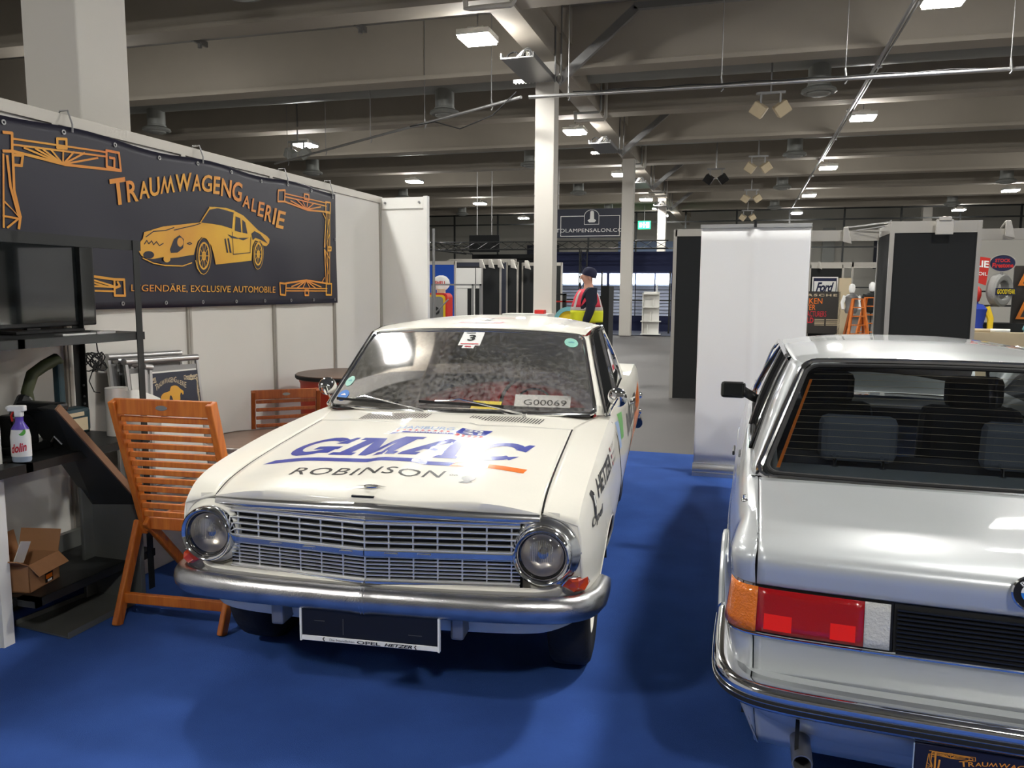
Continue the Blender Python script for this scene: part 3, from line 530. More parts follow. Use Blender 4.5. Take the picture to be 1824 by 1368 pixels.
for xs in (-.435, .125):
    for i in range(24):
        x = xs+.0148*i; x2 = x+.012
        va = 1.165+.04*(x > 0); drape(mb, [(x, va), (x+.0055, va), (x+.0115, 1.25), (x2+.0055, 1.315), (x2, 1.315), (x+.006, 1.25)], [tuple(range(6))], lambda a, b: (a, b, hoodz(a, b)+.002), .05)
mb.build('vent_slots', 'matt_black', CW, fixn=False)
# bonnet lettering (real stickers lying on the sheet metal)
hd = lambda off: (lambda x, y: Vector((x, y, hoodz(x, y)+off)))
def strip(mb, poly, off): drape(mb, poly, [tuple(range(len(poly)))], hd(off), .03)
def sl(x, y, x0, x1, y0, y1, sh): X = x0+(x1-x0)*x+sh*y; return (X, y0+(y1-y0)*y+.045*(X+.5))
def glyph(mb, polys, x0, x1, y0, y1, sh, off=.0035):
    for p in polys: strip(mb, [sl(a, b, x0, x1, y0, y1, sh) for a, b in p], off)
def arc(cx, cy, rx, ry, a0, a1, n=16): return [(cx+rx*math.cos(R(a)), cy+ry*math.sin(R(a))) for a in lin(a0, a1, n)]
def ringseg(cx, cy, ro, rw, a0, a1, n=14, ry=1):
    out = []; A = lin(a0, a1, n)
    for a, b in zip(A[:-1], A[1:]):
        o = lambda r, t: (cx+r*math.cos(R(t)), cy+r*ry*math.sin(R(t)))
        ri = ro-rw; out.append([o(ri, a), o(ro, a), o(ro, b), o(ri, b)])
    return out
Gp = ringseg(.5, .5, .5, .19, 48, 345, 18)+[[(.5, .30), (.5, .46), (1.02, .46), (1.02, .30)], [(.80, .1), (.80, .40), (.98, .40), (.98, .1)], [(.72, .62), (.98, .62), (.98, 1.0), (.88, 1.0), (.80, .82)]]
Mp = [[(0, 0), (0, .14), (.1, .14), (.1, .86), (0, .86), (0, 1), (.22, 1), (.28, .86), (.28, .14), (.36, .14), (.36, 0)], [(.22, 1), (.36, 1), (.60, .25), (.46, .0)], [(.46, .0), (.58, .0), (.80, 1), (.66, 1)], [(.68, 0), (.68, .14), (.74, .14), (.70, 1), (1, 1), (1, .86), (.92, .86), (.92, .14), (1, .14), (1, 0)]]
Ap = [[(0, 0), (0, .14), (.38, 1), (.55, 1), (.22, .14), (.32, .14), (.32, 0)], [(.38, 1), (.64, 1), (.92, .14), (1, .14), (1, 0), (.60, 0), (.60, .14), (.68, .14), (.48, .86)], [(.25, .30), (.25, .42), (.70, .42), (.70, .30)]]
Cp = ringseg(.5, .5, .5, .20, 42, 322, 18)+[[(.74, .66), (.98, .60), (.98, 1.0), (.86, 1.0), (.80, .84)], [(.74, .22), (.98, .34), (.90, .10)]]
mb = MB()
for g, x0, x1 in ((Gp, -.54, -.335), (Mp, -.32, -.035), (Ap, -.02, .225), (Cp, .245, .455)): glyph(mb, g, x0, x1, .515, .795, .06)
strip(mb, [(-.565, .432), (.225, .450), (.24, .495), (-.53, .478)], .0035); mb.build('sponsor_letters', 'print_blue', BON, fixn=False)
mb = MB(); strip(mb, [(.225, .450), (.52, .462), (.53, .512), (.24, .495)], .0035); mb.build('orange_stripe', 'print_orange', BON, fixn=False)
mb = MB(); vs, fs = text2d('ROBINSON', .004, .12, 1.12); drape(mb, [(-.372+.605*u, .268+.078*v+.04*u) for u, v in vs], fs, hd(.0035), .04)
def comma(cx, cy): return [(cx+.028*math.cos(a), cy+.03*math.sin(a)) for a in lin(-1.2, 3.6, 14)]+[(cx-.012, cy-.03), (cx-.03, cy-.05), (cx+.005, cy-.052), (cx+.024, cy-.036)]
strip(mb, comma(.335, .325), .0035)
for q in ringseg(.262, .345, .008, .003, 0, 360, 10)+ringseg(.279, .345, .008, .003, 0, 360, 10): strip(mb, q, .0035)
mb.build('black_letters', 'print_grey', BON, fixn=False)
HO = (.08, -.175)
hd0 = hd
hd = lambda off: (lambda x, y: Vector((x+HO[0], y+HO[1], hoodz(x+HO[0], y+HO[1])+off)))
mb = MB().use('print_white'); strip(mb, [(-.29, 1.055), (.185, 1.055), (.21, 1.19), (-.26, 1.19)], .0025)
mb.use('print_blue'); strip(mb, [(.045, 1.10), (.185, 1.10), (.205, 1.185), (.06, 1.185)], .0035); strip(mb, [(-.26, 1.06), (.045, 1.06), (.05, 1.085), (-.25, 1.085)], .0035)
mb.use('print_red')
for k in range(5): x = .05+.027*k; strip(mb, [(x, 1.062), (x+.015, 1.062), (x+.024, 1.078), (x+.015, 1.094), (x, 1.094), (x+.01, 1.078)], .0036)
for k in range(9): x = -.24+.03*k; strip(mb, [(x, 1.095), (x+.012, 1.095), (x+.02, 1.105), (x+.012, 1.117), (x, 1.117), (x+.008, 1.105)], .0036)
mb.use('print_white')
for s_, y0 in (('20', 1.145), ('21', 1.105)): vs, fs = text2d(s_, .04); drape(mb, [(.075+.09*u, y0+.032*v) for u, v in vs], fs, hd(.0045), .05)
vs, fs = text2d('Shanghai', .02); drape(mb, [(-.16+.18*u, 1.063+.02*v) for u, v in vs], fs, hd(.0045), .05)
mb.use('pale_blue_print'); vs, fs = text2d('HAMBURG', .05); drape(mb, [(-.24+.27*u, 1.125+.05*v) for u, v in vs], fs, hd(.0045), .05)
hd = hd0
mb.build('rally_sticker', None, BON, fixn=False)
# emblem + badge
mb = MB()
mb.tube([(.026*math.cos(a), .180+.018*math.sin(a), hoodz(0, .18)+.006) for a in lin(0, 2*PI, 24)[:-1]], .003, 6, closed=True)
mb.add([(-.06, .178, hoodz(0, .18)+.006), (-.01, .171, hoodz(0, .18)+.010), (.06, .183, hoodz(0, .18)+.006), (.01, .189, hoodz(0, .18)+.010)], [(0, 1, 2, 3)]); mb.build('bonnet_emblem', 'chrome', BON, fixn=False)
mb = MB().box((-.016, .136, hoodz(0, .136)+.004), (.085, .010, .006)); mb.build('name_badge', 'print_black', BON)
# front trim over grille
mb = MB()
fr = lambda x: .118+.068*(abs(x)/.62)**1.6
pth = [Vector((x, fr(x)-.002, itp([(0, .812), (.63, .792)], abs(x)))) for x in lin(-.63, .63, 41)]
prof = [(.010, .021), (-.004, .016), (-.012, .006), (-.014, -.004), (-.011, -.014), (-.002, -.020), (.03, -.022), (.03, .020)]
mb.grid([[p+Vector((0, a, b)) for a, b in prof+prof[:1]] for p in pth]); mb.build('bonnet_trim', 'satin_chrome', OP, smooth=True, angle=50)
# nose panels
gy = lambda x: .108+.062*min(1, abs(x)/.53)
mb = MB(); mb.grid([[Vector((x, gy(x)+.012, z)) for x in lin(-.57, .57, 23)] for z in (.53, .80)]); mb.build('grille_backing', 'matt_black', OP)
def hbar(mb, z, t, d=.018, y=0): 
    for s_ in (-1, 1): mb.bar((0, gy(0)+y, z), (s_*.562, gy(.562)+y, z), d, t)
mb = MB()
for z in (.762, .7385, .715, .6915, .668): hbar(mb, z, .0065)
for s_ in (-1, 1):
    for k in range(7):
        x = s_*.0885*k
        if k == 0 and s_ > 0: continue
        if abs(x) < .54: mb.bar((x, gy(x)-.003, .668), (x, gy(x)-.003, .762), .006, .008, (0, 1, 0))
g1 = mb.build('grille', 'bright_metal', OP, bevel=.0015)
mb = MB()
for k in range(7): hbar(mb, .637-.0138*k, .0042, .014, .004)
for s_ in (-1, 1):
    for k in range(7):
        x = s_*.0885*k
        if k == 0 and s_ > 0: continue
        if abs(x) < .54: mb.bar((x, gy(x)-.000, .552), (x, gy(x)-.000, .640), .005, .008, (0, 1, 0))
mb.build('lower_grille', 'bright_metal', g1)
mb = MB(); hbar(mb, .654, .022, .022, -.004)
for x in (-.36, -.22, -.07, .10, .22): mb.bar((x-.025, gy(x)-.020, .655), (x+.025, gy(x)-.02, .655), .004, .008)
mb.build('centre_bar', 'satin_chrome', g1, bevel=.006)
mb = MB(); hbar(mb, .545, .014, .03, 0); hbar(mb, .772, .012, .02, .01); mb.build('grille_frame', 'satin_chrome', g1, bevel=.003)
mb = MB()
for s_ in (-1, 1): mb.grid([[Vector((s_*x, gy(x)-.002+a, z)) for x in lin(0, .60, 12)] for a, z in ((.012, .775), (.004, .800))])
mb.build('brow_strip', 'steel', OP, smooth=True)
for sx in (-1, 1):      # sheet metal around each lamp
    rows = []
    for z in lin(.49, .815, 16):
        s_ = fine(side_pts(.20), 34); xo = s_[0][0]
        for a, b in zip(s_[:-1], s_[1:]):
            if b[1] <= z <= a[1]: xo = a[0]+(b[0]-a[0])*(a[1]-z)/max(1e-6, a[1]-b[1])
        if z > s_[0][1]: xo = .70
        rows.append([Vector((sx*(.56+(xo-.56)*t), (.205+(frontcut(z)-.205)*t**3)+.004, z)) for t in lin(0, 1, 8)])
    MB().grid(rows).build('lamp_panel', 'cream_paint', OP, smooth=True)
mb = MB()     # cream panel between grille and bumper, and valance
rows = []
for z, dy in ((.545, .012), (.535, .0), (.515, .01), (.47, .05), (.42, .07), (.36, .085), (.335, .10), (.325, .14)):
    row = []
    for x in lin(-.80, .80, 61):
        ax = abs(x); zz = z
        if z < .45: zz = z+.03*max(0, (ax-.5)/.3)**2
        row.append(Vector((x, .105+dy+.07*(ax/.8)**2+.16*max(0, (ax-.60)/.2)**2.2, zz)))
    rows.append(row)
mb.grid(rows); mb.build('front_apron', 'cream_paint', OP, smooth=True, solid=.003)
for x in (-.36, .34): MB().box((x, .17, .40), (.05, .10, .12)).build('bumper_bracket', 'steel', OP, bevel=.01)
for sx in (-1, 1):        # lamps
    hx, hz = .645*sx, .672
    T = Matrix.Translation((hx, .0, hz)) @ Matrix.Rotation(R(90), 4, 'X')   # lathe z -> -y
    pan = MB().lathe([(.134, -.245), (.134, -.200), (.131, -.190), (.126, -.186)], 56, T).build('headlight_surround', 'satin_chrome', OP, smooth=True)
    MB().lathe([(.126, -.186), (.118, -.180), (.112, -.17), (.105, -.165)], 56, T).build('inner_surround', 'cream_paint' if sx < 0 else 'satin_chrome', pan, smooth=True)
    HL = MB().lathe([(.106, -.172), (.107, -.145), (.104, -.128), (.097, -.120), (.090, -.124), (.085, -.134), (.083, -.145)], 56, T).build('headlight_ring', 'chrome', OP, smooth=True, angle=70)
    MB().lathe([(.083, -.146), (.081, -.160), (.070, -.185), (.045, -.205), (.0, -.212)], 40, T).build('reflector', 'reflector_silver', HL, smooth=True)
    MB().lathe([(.0845, -.136), (.078, -.148), (.0775, -.15)], 40, T).build('rubber_ring', 'black_rubber', HL)
    MB().lathe([(.019, -.19), (.019, -.165), (.0, -.160)], 20, T).build('bulb_shield', 'chrome', HL, smooth=True)
    MB().lathe([(.084, -.138), (.078, -.130), (.060, -.122), (.035, -.117), (.0, -.115)], 40, T).build('lens', 'headlamp_glass', HL, smooth=True)
    mb = MB()
    for k in range(-6, 7):
        x = k*.0065; h_ = math.sqrt(.05**2-(x*.9)**2); mb.tube([(hx+x, -(-.119)-.004*0+.004*(abs(z_)/.05)**2, hz+z_) for z_ in lin(-h_*.3, h_*1.25, 6)], .0011, 4)
    mb.build('lens_ribs', 'clear_lens', HL)
    # corner indicator under the fender
    IP = [(.712, .188, .549), (.738, .183, .581), (.768, .19, .584), (.800, .305, .566), (.805, .300, .535), (.792, .235, .525), (.745, .190, .530)]
    cpt = Vector((sx*.766, .188, .555))
    P_ = [Vector((sx*a, b, c)) for a, b, c in IP]; Q_ = [cpt+(p-cpt)*.75+Vector((sx*.006, -.014, 0)) for p in P_]; n_ = len(P_)
    MB().add(P_+Q_+[cpt+Vector((sx*.006, -.018, 0))], [(k, (k+1) % n_, n_+(k+1) % n_, n_+k) for k in range(n_)]+[(n_+k, n_+(k+1) % n_, 2*n_) for k in range(n_)]).build('indicator', 'orange_lens', OP)
    MB().tube([p+Vector((0, -.004, .004)) for p in P_[:4]], .004, 6).build('indicator_trim', 'chrome', OP, smooth=True)
# bumper
def bump_path(t):
    x = t*.845; ax = abs(t)
    tab = [(0, (0, .075, .482)), (.5, (.43, .088, .482)), (.8, (.69, .125, .480)), (.9, (.765, .165, .478)), (.96, (.808, .22, .474)), (1.0, (.832, .30, .468)), (1.1, (.838, .42, .462)), (1.2, (.832, .54, .458))]
    p = itp3(tab, ax*1.2); return Vector((p.x*(1 if t >= 0 else -1), p.y, p.z))
mb = MB(); rows = []; T_ = lin(-1, 1, 121)
for i, t in enumerate(T_):
    p = bump_path(t); a = bump_path(max(-1, t-.01)); b = bump_path(min(1, t+.01)); d = (b-a).normalized(); n_ = Vector((d.y, -d.x, 0)).normalized()
    k = itp([(0, 1), (.85, 1), (.95, .8), (1, .25)], abs(t)); k2 = 1+.06*(abs(t) < .02)
    row = []
    for a_, h_ in ((-.025, .044), (.0, .049), (.018, .040), (.030, .022), (.034, .0), (.030, -.022), (.016, -.040), (-.004, -.050), (-.03, -.046)):
        row.append(p+n_*(a_*k2)+Vector((0, 0, h_*k*k2)))
    rows.append(row)
mb.grid(rows); BU = mb.build('front_bumper', 'worn_chrome', OP, smooth=True, solid=.003, angle=60)
for x in (.0, .012): MB().tube([bump_path(x)+Vector((0, -.036*math.cos(a)+.002, .05*math.sin(a))) for a in lin(-1.4, 1.4, 14)], .003, 6).build('joint_clamp', 'chrome', BU, smooth=True)
# number plate
PL = B('number_plate', 'print_black', OP, (0, .075, .377), (.52, .008, .108), .002); PL_OFF = Vector((.024, .0, .008))
mb = MB()
mb.b2((-.265, .068, .309), (.265, .084, .328)); mb.b2((-.267, .066, .306), (-.259, .084, .44)); mb.b2((.259, .066, .306), (.267, .084, .44)); mb.b2((-.265, .066, .436), (.265, .084, .442)); mb.build('plate_frame', 'print_white', PL, bevel=.002)
mb = MB().use('print_black'); pf = lambda x0, x1, z0, z1: (lambda u, v: Vector((x0+(x1-x0)*u, .0665, z0+(z1-z0)*v)))
put_text(mb, 'OPEL', pf(-.045, .045, .3125, .3245), .02); put_text(mb, 'HETZER', pf(.06, .165, .3125, .3245), .04, .3); put_text(mb, 'Die freundlichen', pf(-.15, -.055, .314, .323), 0)
mb.tube([(-.17, .066, .312), (-.176, .066, .320), (-.17, .066, .326)], .002, 4); mb.tube([(.18, .066, .312), (.174, .066, .320), (.18, .066, .326)], .002, 4)
mb.build('plate_letters', None, PL, fixn=False)
mb = MB(); mb.b2((-.10, .0695, .34), (-.097, .071, .40)).b2((-.21, .0695, .385), (-.17, .0705, .388)).b2((.15, .0695, .36), (.20, .0705, .363)); mb.build('plate_clips', 'print_grey', PL)
PL.location = PL_OFF
# glasshouse
def WS(u, v):
    Bp = Vector((.725*u, 1.37+.10*u*u, .975)); Tp = Vector((.612*u, 1.865+.035*u*u, 1.375-.025*u*u))
    return Bp*(1-v)+Tp*v+Vector((0, -.02*math.sin(PI*v)*(1-u*u), .015*math.sin(PI*v)*(1-u*u)))
WI = MB().grid([[WS(u, v) for u in lin(-1, 1, 33)] for v in lin(0, 1, 15)]).build('windscreen', 'windscreen_glass', OP, smooth=True)
def rloop(f, n=10, e=.10):
    pts = []
    for u in lin(-1+e, 1-e, 24): pts.append(f(u, 0))
    for a in lin(-90, 0, 5)[1:-1]: pts.append(f(1-e+e*math.cos(R(a)), e+e*math.sin(R(a))))
    for v in lin(e, 1-e, n): pts.append(f(1, v))
    for a in lin(0, 90, 5)[1:-1]: pts.append(f(1-e+e*math.cos(R(a)), 1-e+e*math.sin(R(a))))
    for u in lin(1-e, -1+e, 24): pts.append(f(u, 1))
    for a in lin(90, 180, 5)[1:-1]: pts.append(f(-1+e+e*math.cos(R(a)), 1-e+e*math.sin(R(a))))
    for v in lin(1-e, e, n): pts.append(f(-1, v))
    for a in lin(180, 270, 5)[1:-1]: pts.append(f(-1+e+e*math.cos(R(a)), e+e*math.sin(R(a))))
    return pts
MB().tube(rloop(WS, e=.06), .011, 8, closed=True).build('windscreen_trim', 'chrome', OP, smooth=True)
MB().tube([p+Vector((0, .01, -.004)) for p in rloop(lambda u, v: WS(u*.972, .03+v*.935), e=.08)], .008, 6, closed=True).build('windscreen_rubber', 'black_rubber', OP, smooth=True)
XE = [(1.87, .622), (2.2, .64), (2.6, .648), (2.95, .635), (3.2, .60)]
ZE = [(1.87, 1.352), (2.2, 1.376), (2.6, 1.376), (2.95, 1.350), (3.2, 1.315)]
ZRF = [(1.84, 1.378), (2.0, 1.403), (2.3, 1.425), (2.7, 1.433), (3.0, 1.418), (3.2, 1.385)]
def roofz(x, y): e = min(1, abs(x)/itp(XE, y)); return itp(ZE, y)+(itp(ZRF, y)-itp(ZE, y))*(1-e**2.6)
rows = []
for t in lin(0, 1, 40):
    row = []
    for s_ in lin(-1, 1, 41):
        y0 = 1.868+.037*s_*s_; y = y0+(3.19-.16*abs(s_)**3-y0)*t; x = s_*itp(XE, y)
        row.append(Vector((x, y, roofz(x, y))))
    rows.append(row)
RF = MB().grid(rows).build('roof', 'cream_paint', OP, smooth=True, solid=.006)
rz_ = lambda off: (lambda x, y: Vector((x, y, roofz(x, y)+off)))
mb = MB().use('print_red'); drape(mb, [(-.14, 2.02), (.12, 2.02), (.135, 2.08), (-.125, 2.08)], [(0, 1, 2, 3)], rz_(.005), .05); drape(mb, [(-.10, 2.30), (.16, 2.30), (.16, 2.315), (-.10, 2.315)], [(0, 1, 2, 3)], rz_(.005), .05)
mb.use('print_black'); drape(mb, [(-.005, 2.13), (.03, 2.13), (.045, 2.22), (.02, 2.26), (.0, 2.19)], [(0, 1, 2, 3, 4)], rz_(.005), .05)
mb.use('print_grey'); vs, fs = text2d('DUCHENE', 0); drape(mb, [(.44+.045*v+.04*u, 2.08+.62*u) for u, v in vs], fs, rz_(.004), .08)
mb.build('roof_stickers', None, RF, fixn=False)
for sx in (-1, 1):
    # A pillar skin
    mb = MB(); rows = []
    for v in lin(0, 1, 12):
        a = WS(1, v); a = a+Vector((.004, 0, -.004)); b = Vector((.765, 1.58, .958))*(1-v)+Vector((.640, 2.0, 1.352))*v
        b = a*(.15)+b*.85; rows.append([Vector((sx*p.x, p.y, p.z)) for p in (a, a*.5+b*.5+Vector((.008, 0, 0)), b)])
    mb.grid(rows).build('a_pillar', 'cream_paint', OP, smooth=True, solid=.006)
    topc = lambda y: Vector((itp(XE, y)+.012, y, itp(ZE, y)-.004))
    gut = [Vector((.768, 1.56, .965)), Vector((.72, 1.70, 1.11)), Vector((.672, 1.86, 1.26)), Vector((.650, 1.97, 1.345))]+[topc(y) for y in (2.15, 2.4, 2.7, 2.95)]+[Vector((.655, 3.2, 1.27)), Vector((.685, 3.5, 1.13)), Vector((.725, 3.85, .985))]
    MB().tube([Vector((sx*p.x, p.y, p.z)) for p in gut], .011, 8).build('rain_gutter', 'chrome', OP, smooth=True)
    bot = lambda t: Vector((.765+.0*t, 1.60+(3.30-1.60)*t, .962)); top = lambda t: Vector((itp([(0, .652), (.5, .656), (1, .65)], t), itp([(0, 2.0), (.5, 2.5), (1, 2.98)], t), itp([(0, 1.338), (.4, 1.356), (.75, 1.345), (1, 1.31)], t)))
    def SW(t, v): a = bot(t); b = top(t); p = a*(1-v)+b*v; p.y += .14*math.sin(PI*v)*max(0, t-.6)/.4; return Vector((sx*p.x, p.y, p.z))
    gl = MB().grid([[SW(t, v) for t in lin(0, 1, 25)] for v in lin(0, 1, 9)]).build('side_window', 'side_glass', OP, smooth=True)
    ed = [SW(t, 0) for t in lin(0, 1, 16)]+[SW(1, v) for v in lin(0, 1, 9)[1:]]+[SW(t, 1) for t in lin(1, 0, 16)[1:]]+[SW(0, v) for v in lin(1, 0, 9)[1:-1]]
    MB().tube(ed, .010, 6, closed=True).build('window_trim', 'chrome', gl, smooth=True)
    MB().tube([SW(.56, v)+Vector((sx*.004, 0, 0)) for v in lin(0, 1, 7)], .012, 6).build('window_post', 'chrome', gl, smooth=True)
    mb = MB().use('print_white'); 
    q0 = lambda u, v: SW(.66+.12*u, .25+.4*v)+Vector((sx*.004, 0, 0)); mb.add([q0(0, 0), q0(1, 0), q0(1, 1), q0(0, 1)], [(0, 1, 2, 3)]); mb.use('print_red'); mb.add([q0(.1, .1)+Vector((sx*.002, 0, 0)), q0(.9, .1)+Vector((sx*.002, 0, 0)), q0(.9, .3)+Vector((sx*.002, 0, 0)), q0(.1, .3)+Vector((sx*.002, 0, 0))], [(0, 1, 2, 3)])
    mb.build('window_sticker', None, gl, fixn=False)
    # C pillar
    mb = MB(); rows = []
    for v in lin(0, 1, 14):
        a = SW(1, 1-v); a = Vector((abs(a.x), a.y, a.z)) if v < 1 else Vector((.765, 3.32, .95))
        b = itp3([(0, (.585, 3.16, 1.33)), (.4, (.60, 3.45, 1.235)), (1, (.66, 3.90, .965))], v); g = itp3([(0, (.638, 2.98, 1.345)), (.3, (.66, 3.22, 1.26)), (.65, (.70, 3.52, 1.12)), (1, (.745, 3.86, .96))], v)
        rows.append([Vector((sx*p.x, p.y, p.z)) for p in (a, (a+g)/2+Vector((.012, 0, 0)), g, (g+b)/2+Vector((.01, 0, .012)), b)])
    mb.grid(rows).build('c_pillar', 'cream_paint', OP, smooth=True, solid=.006)
RW = lambda u, v: (Vector((.66*u, 3.90+.06*(1-u*u), .97))*(1-v)+Vector((.585*u, 3.16+.04*(1-u*u), 1.33+.05*(1-u*u)))*v)
MB().grid([[RW(u, v) for u in lin(-1, 1, 17)] for v in lin(0, 1, 8)]).build('rear_window', 'side_glass', OP, smooth=True)
MB().grid([[Vector((x, y, .968+.012*(1-(x/.8)**2)-(.02 if y > 4.4 else 0))) for x in lin(-.72, .72, 20)] for y in lin(3.86, 4.42, 8)]).build('boot_lid', 'cream_paint', OP, smooth=True)
MB().grid([[Vector((x, 4.42+.04*(1-(x/.85)**2)+dy, z)) for x in lin(-.80, .80, 20)] for z, dy in ((.96, 0), (.8, .03), (.6, .03), (.4, 0), (.28, -.05))]).build('rear_panel', 'cream_paint', OP, smooth=True)
MB().box((0, 2.3, .26), (1.45, 3.6, .04)).build('underbody', 'matt_black', OP)
mb = MB().tube([(-.8, 4.35, .5), (-.7, 4.52, .5), (.7, 4.52, .5), (.86, 4.42, .5), (.875, 4.1, .5)], .045, 10); mb.build('rear_bumper', 'chrome', OP, smooth=True)
for z in (.56, .70): MB().lathe([(.0, .03), (.022, .026), (.03, .01), (.03, -.01), (.02, -.03)], 20, Matrix.Translation((.875, 4.38, z)) @ Matrix.Rotation(R(90), 4, 'Y')).build('tail_knob', 'chrome', OP, smooth=True)
# interior
mb = MB(); mb.grid([[Vector((x, y, z)) for x in lin(-.70, .70, 9)] for y, z in ((1.42, .968), (1.6, .975), (1.75, .965), (1.80, .91), (1.78, .6))]); mb.build('dashboard', 'dark_interior', OP, smooth=True)
def seat(x, y, nm):
    mb = MB(); mb.box((x, y, .50), (.50, .50, .16)); mb.box((x, y+.30, .76), (.50, .14, .46), Matrix.Rotation(R(-12), 3, 'X')); return mb.build(nm, 'red_vinyl', OP, bevel=.05)
seat(-.33, 2.45, 'front_seat'); seat(.33, 2.45, 'front_seat')
mb = MB().box((0, 3.12, .50), (1.25, .5, .18)).box((0, 3.42, .80), (1.25, .16, .50), Matrix.Rotation(R(-14), 3, 'X')); mb.build('rear_bench', 'red_vinyl', OP, bevel=.05)
mb = MB().box((0, 3.68, .975), (1.2, .5, .02)); mb.build('parcel_shelf', 'red_vinyl', OP)
MB().box((0, 2.6, .34), (1.4, 2.2, .03)).build('cabin_floor', 'dark_interior', OP)
for sx in (-1, 1): MB().box((sx*.71, 2.5, .65), (.02, 1.9, .58)).build('door_lining', 'red_vinyl', OP)
mb = MB().tube([Vector((.33, 1.93, .94))+Vector((.195*math.cos(a), .195*math.sin(a)*.45, .195*math.sin(a)*.89)) for a in lin(0, 2*PI, 40)[:-1]], .011, 8, closed=True)
mb.tube([Vector((.33, 1.925, .935))+Vector((.11*math.cos(a), .11*math.sin(a)*.45, .11*math.sin(a)*.89)) for a in lin(0, 2*PI, 30)[:-1]], .006, 6, closed=True).bar((.14, 1.92, .93), (.52, 1.92, .93), .03, .012).cyl((.33, 1.93, .93), (.33, 1.6, .82), .02, 10)
mb.build('steering_wheel', 'black_plastic', OP, smooth=True)
MB().box((.035, 1.92, 1.275), (.20, .02, .055)).cyl((.035, 1.92, 1.29), (.035, 1.90, 1.36), .006, 8).build('rear_view_mirror', 'black_plastic', OP, bevel=.01)
# stickers on the windscreen
wn = lambda off: (lambda u, v: WS(u, v)+Vector((0, -off*.62, off*.78)))
def wpoly(mb, pts, off=.003): drape(mb, pts, [tuple(range(len(pts)))], wn(off), .06)
mb = MB().use('print_white'); wpoly(mb, [(-.110, .775), (.085, .775), (.10, .965), (-.095, .965)]); wpoly(mb, [(-.07, .735), (.035, .735), (.045, .78), (-.06, .78)])
mb.use('print_black'); vs, fs = text2d('3', .05); drape(mb, [(-.042+.068*u+.008*v, .835+.085*v) for u, v in vs], fs, wn(.005), .1)
wpoly(mb, [(-.07, .945), (.02, .945), (.02, .952), (-.07, .952)], .005)
mb.use('print_red'); wpoly(mb, [(-.09, .787), (.07, .787), (.071, .797), (-.089, .797)], .005); wpoly(mb, [(-.045, .75), (.01, .75), (.012, .762), (-.043, .762)], .005); mb.build('start_number', None, WI, fixn=False)
for (u, v, ru, rv, m_) in ((.885, .885, .06, .062, 'sticker_green'), (-.94, .31, .035, .065, 'sticker_green'), (-.925, .13, .045, .065, 'sticker_blue')):
    mb = MB().use(m_); wpoly(mb, [(u+ru*math.cos(a), v+rv*math.sin(a)) for a in lin(0, 2*PI, 21)[:-1]]); mb.use('teal_paint' if m_ == 'sticker_green' else 'print_white')
    wpoly(mb, [(u-ru*.5, v-rv*.05), (u+ru*.5, v-rv*.05), (u+ru*.45, v+rv*.15), (u+ru*.1, v+rv*.3), (u-ru*.4, v+rv*.1)], .0045); mb.build('windscreen_sticker', None, WI, fixn=False)
# wipers
for px_, tip, b0, b1 in (((.38, 1.33, .985), (.03, 1.375, 1.045), (-.195, 1.405, 1.022), (.261, 1.385, 1.012)), ((-.133, 1.335, .985), (-.49, 1.40, 1.04), (-.66, 1.43, 1.02), (-.30, 1.385, 1.012))):
    wp = MB().cyl(Vector(px_)-Vector((0, 0, .03)), Vector(px_)+Vector((0, -.01, .008)), .013, 14).bar(px_, Vector(px_)+(Vector(tip)-Vector(px_))*.28, .016, .010).tube([Vector(px_)+(Vector(tip)-Vector(px_))*.25, tip, Vector(tip)+Vector((-.05, .0, -.008))], .0045, 6).build('wiper', 'chrome', OP, smooth=True, angle=40)
    MB().bar(b0, b1, .006, .014).build('wiper_blade', 'black_rubber', wp); a = Vector(b0)*.8+Vector(b1)*.2; b = Vector(b0)*.2+Vector(b1)*.8; c = Vector(tip)
    MB().tube([a+Vector((0, 0, .008)), a*.5+c*.5, c, c*.5+b*.5, b+Vector((0, 0, .008))], .003, 5).build('wiper_bow', 'chrome', wp)
# mirrors
for c, base, ax in ((Vector((.828, 1.55, 1.056)), Vector((.775, 1.57, .955)), 'mirror'), (Vector((-.785, 1.60, 1.062)), Vector((-.752, 1.60, .965)), 'mirror')):
    T = Matrix.Translation(c) @ Matrix.Rotation(R(90+(8 if c.x > 0 else -20)), 4, 'X') @ Matrix.Rotation(R(-14 if c.x > 0 else 32), 4, 'Y')
    mr = MB().lathe([(.048, -.006), (.052, 0), (.050, .006), (.040, .016), (.020, .024), (0, .026)], 32, T).build('wing_mirror', 'chrome', OP, smooth=True)
    MB().tube([base, base*.4+c*.6+Vector((0, -.03, 0)), c+Vector((0, -.03, 0))], [.010, .006, .008], 8).lathe([(.02, 0), (.016, .012), (0, .014)], 14, Matrix.Translation(base)).build('mirror_arm', 'chrome', mr, smooth=True)
MB().tube([(.852, 2.75, .86), (.872, 2.76, .865), (.875, 2.95, .865), (.855, 2.97, .86)], .010, 8).build('door_handle', 'chrome', OP, smooth=True)
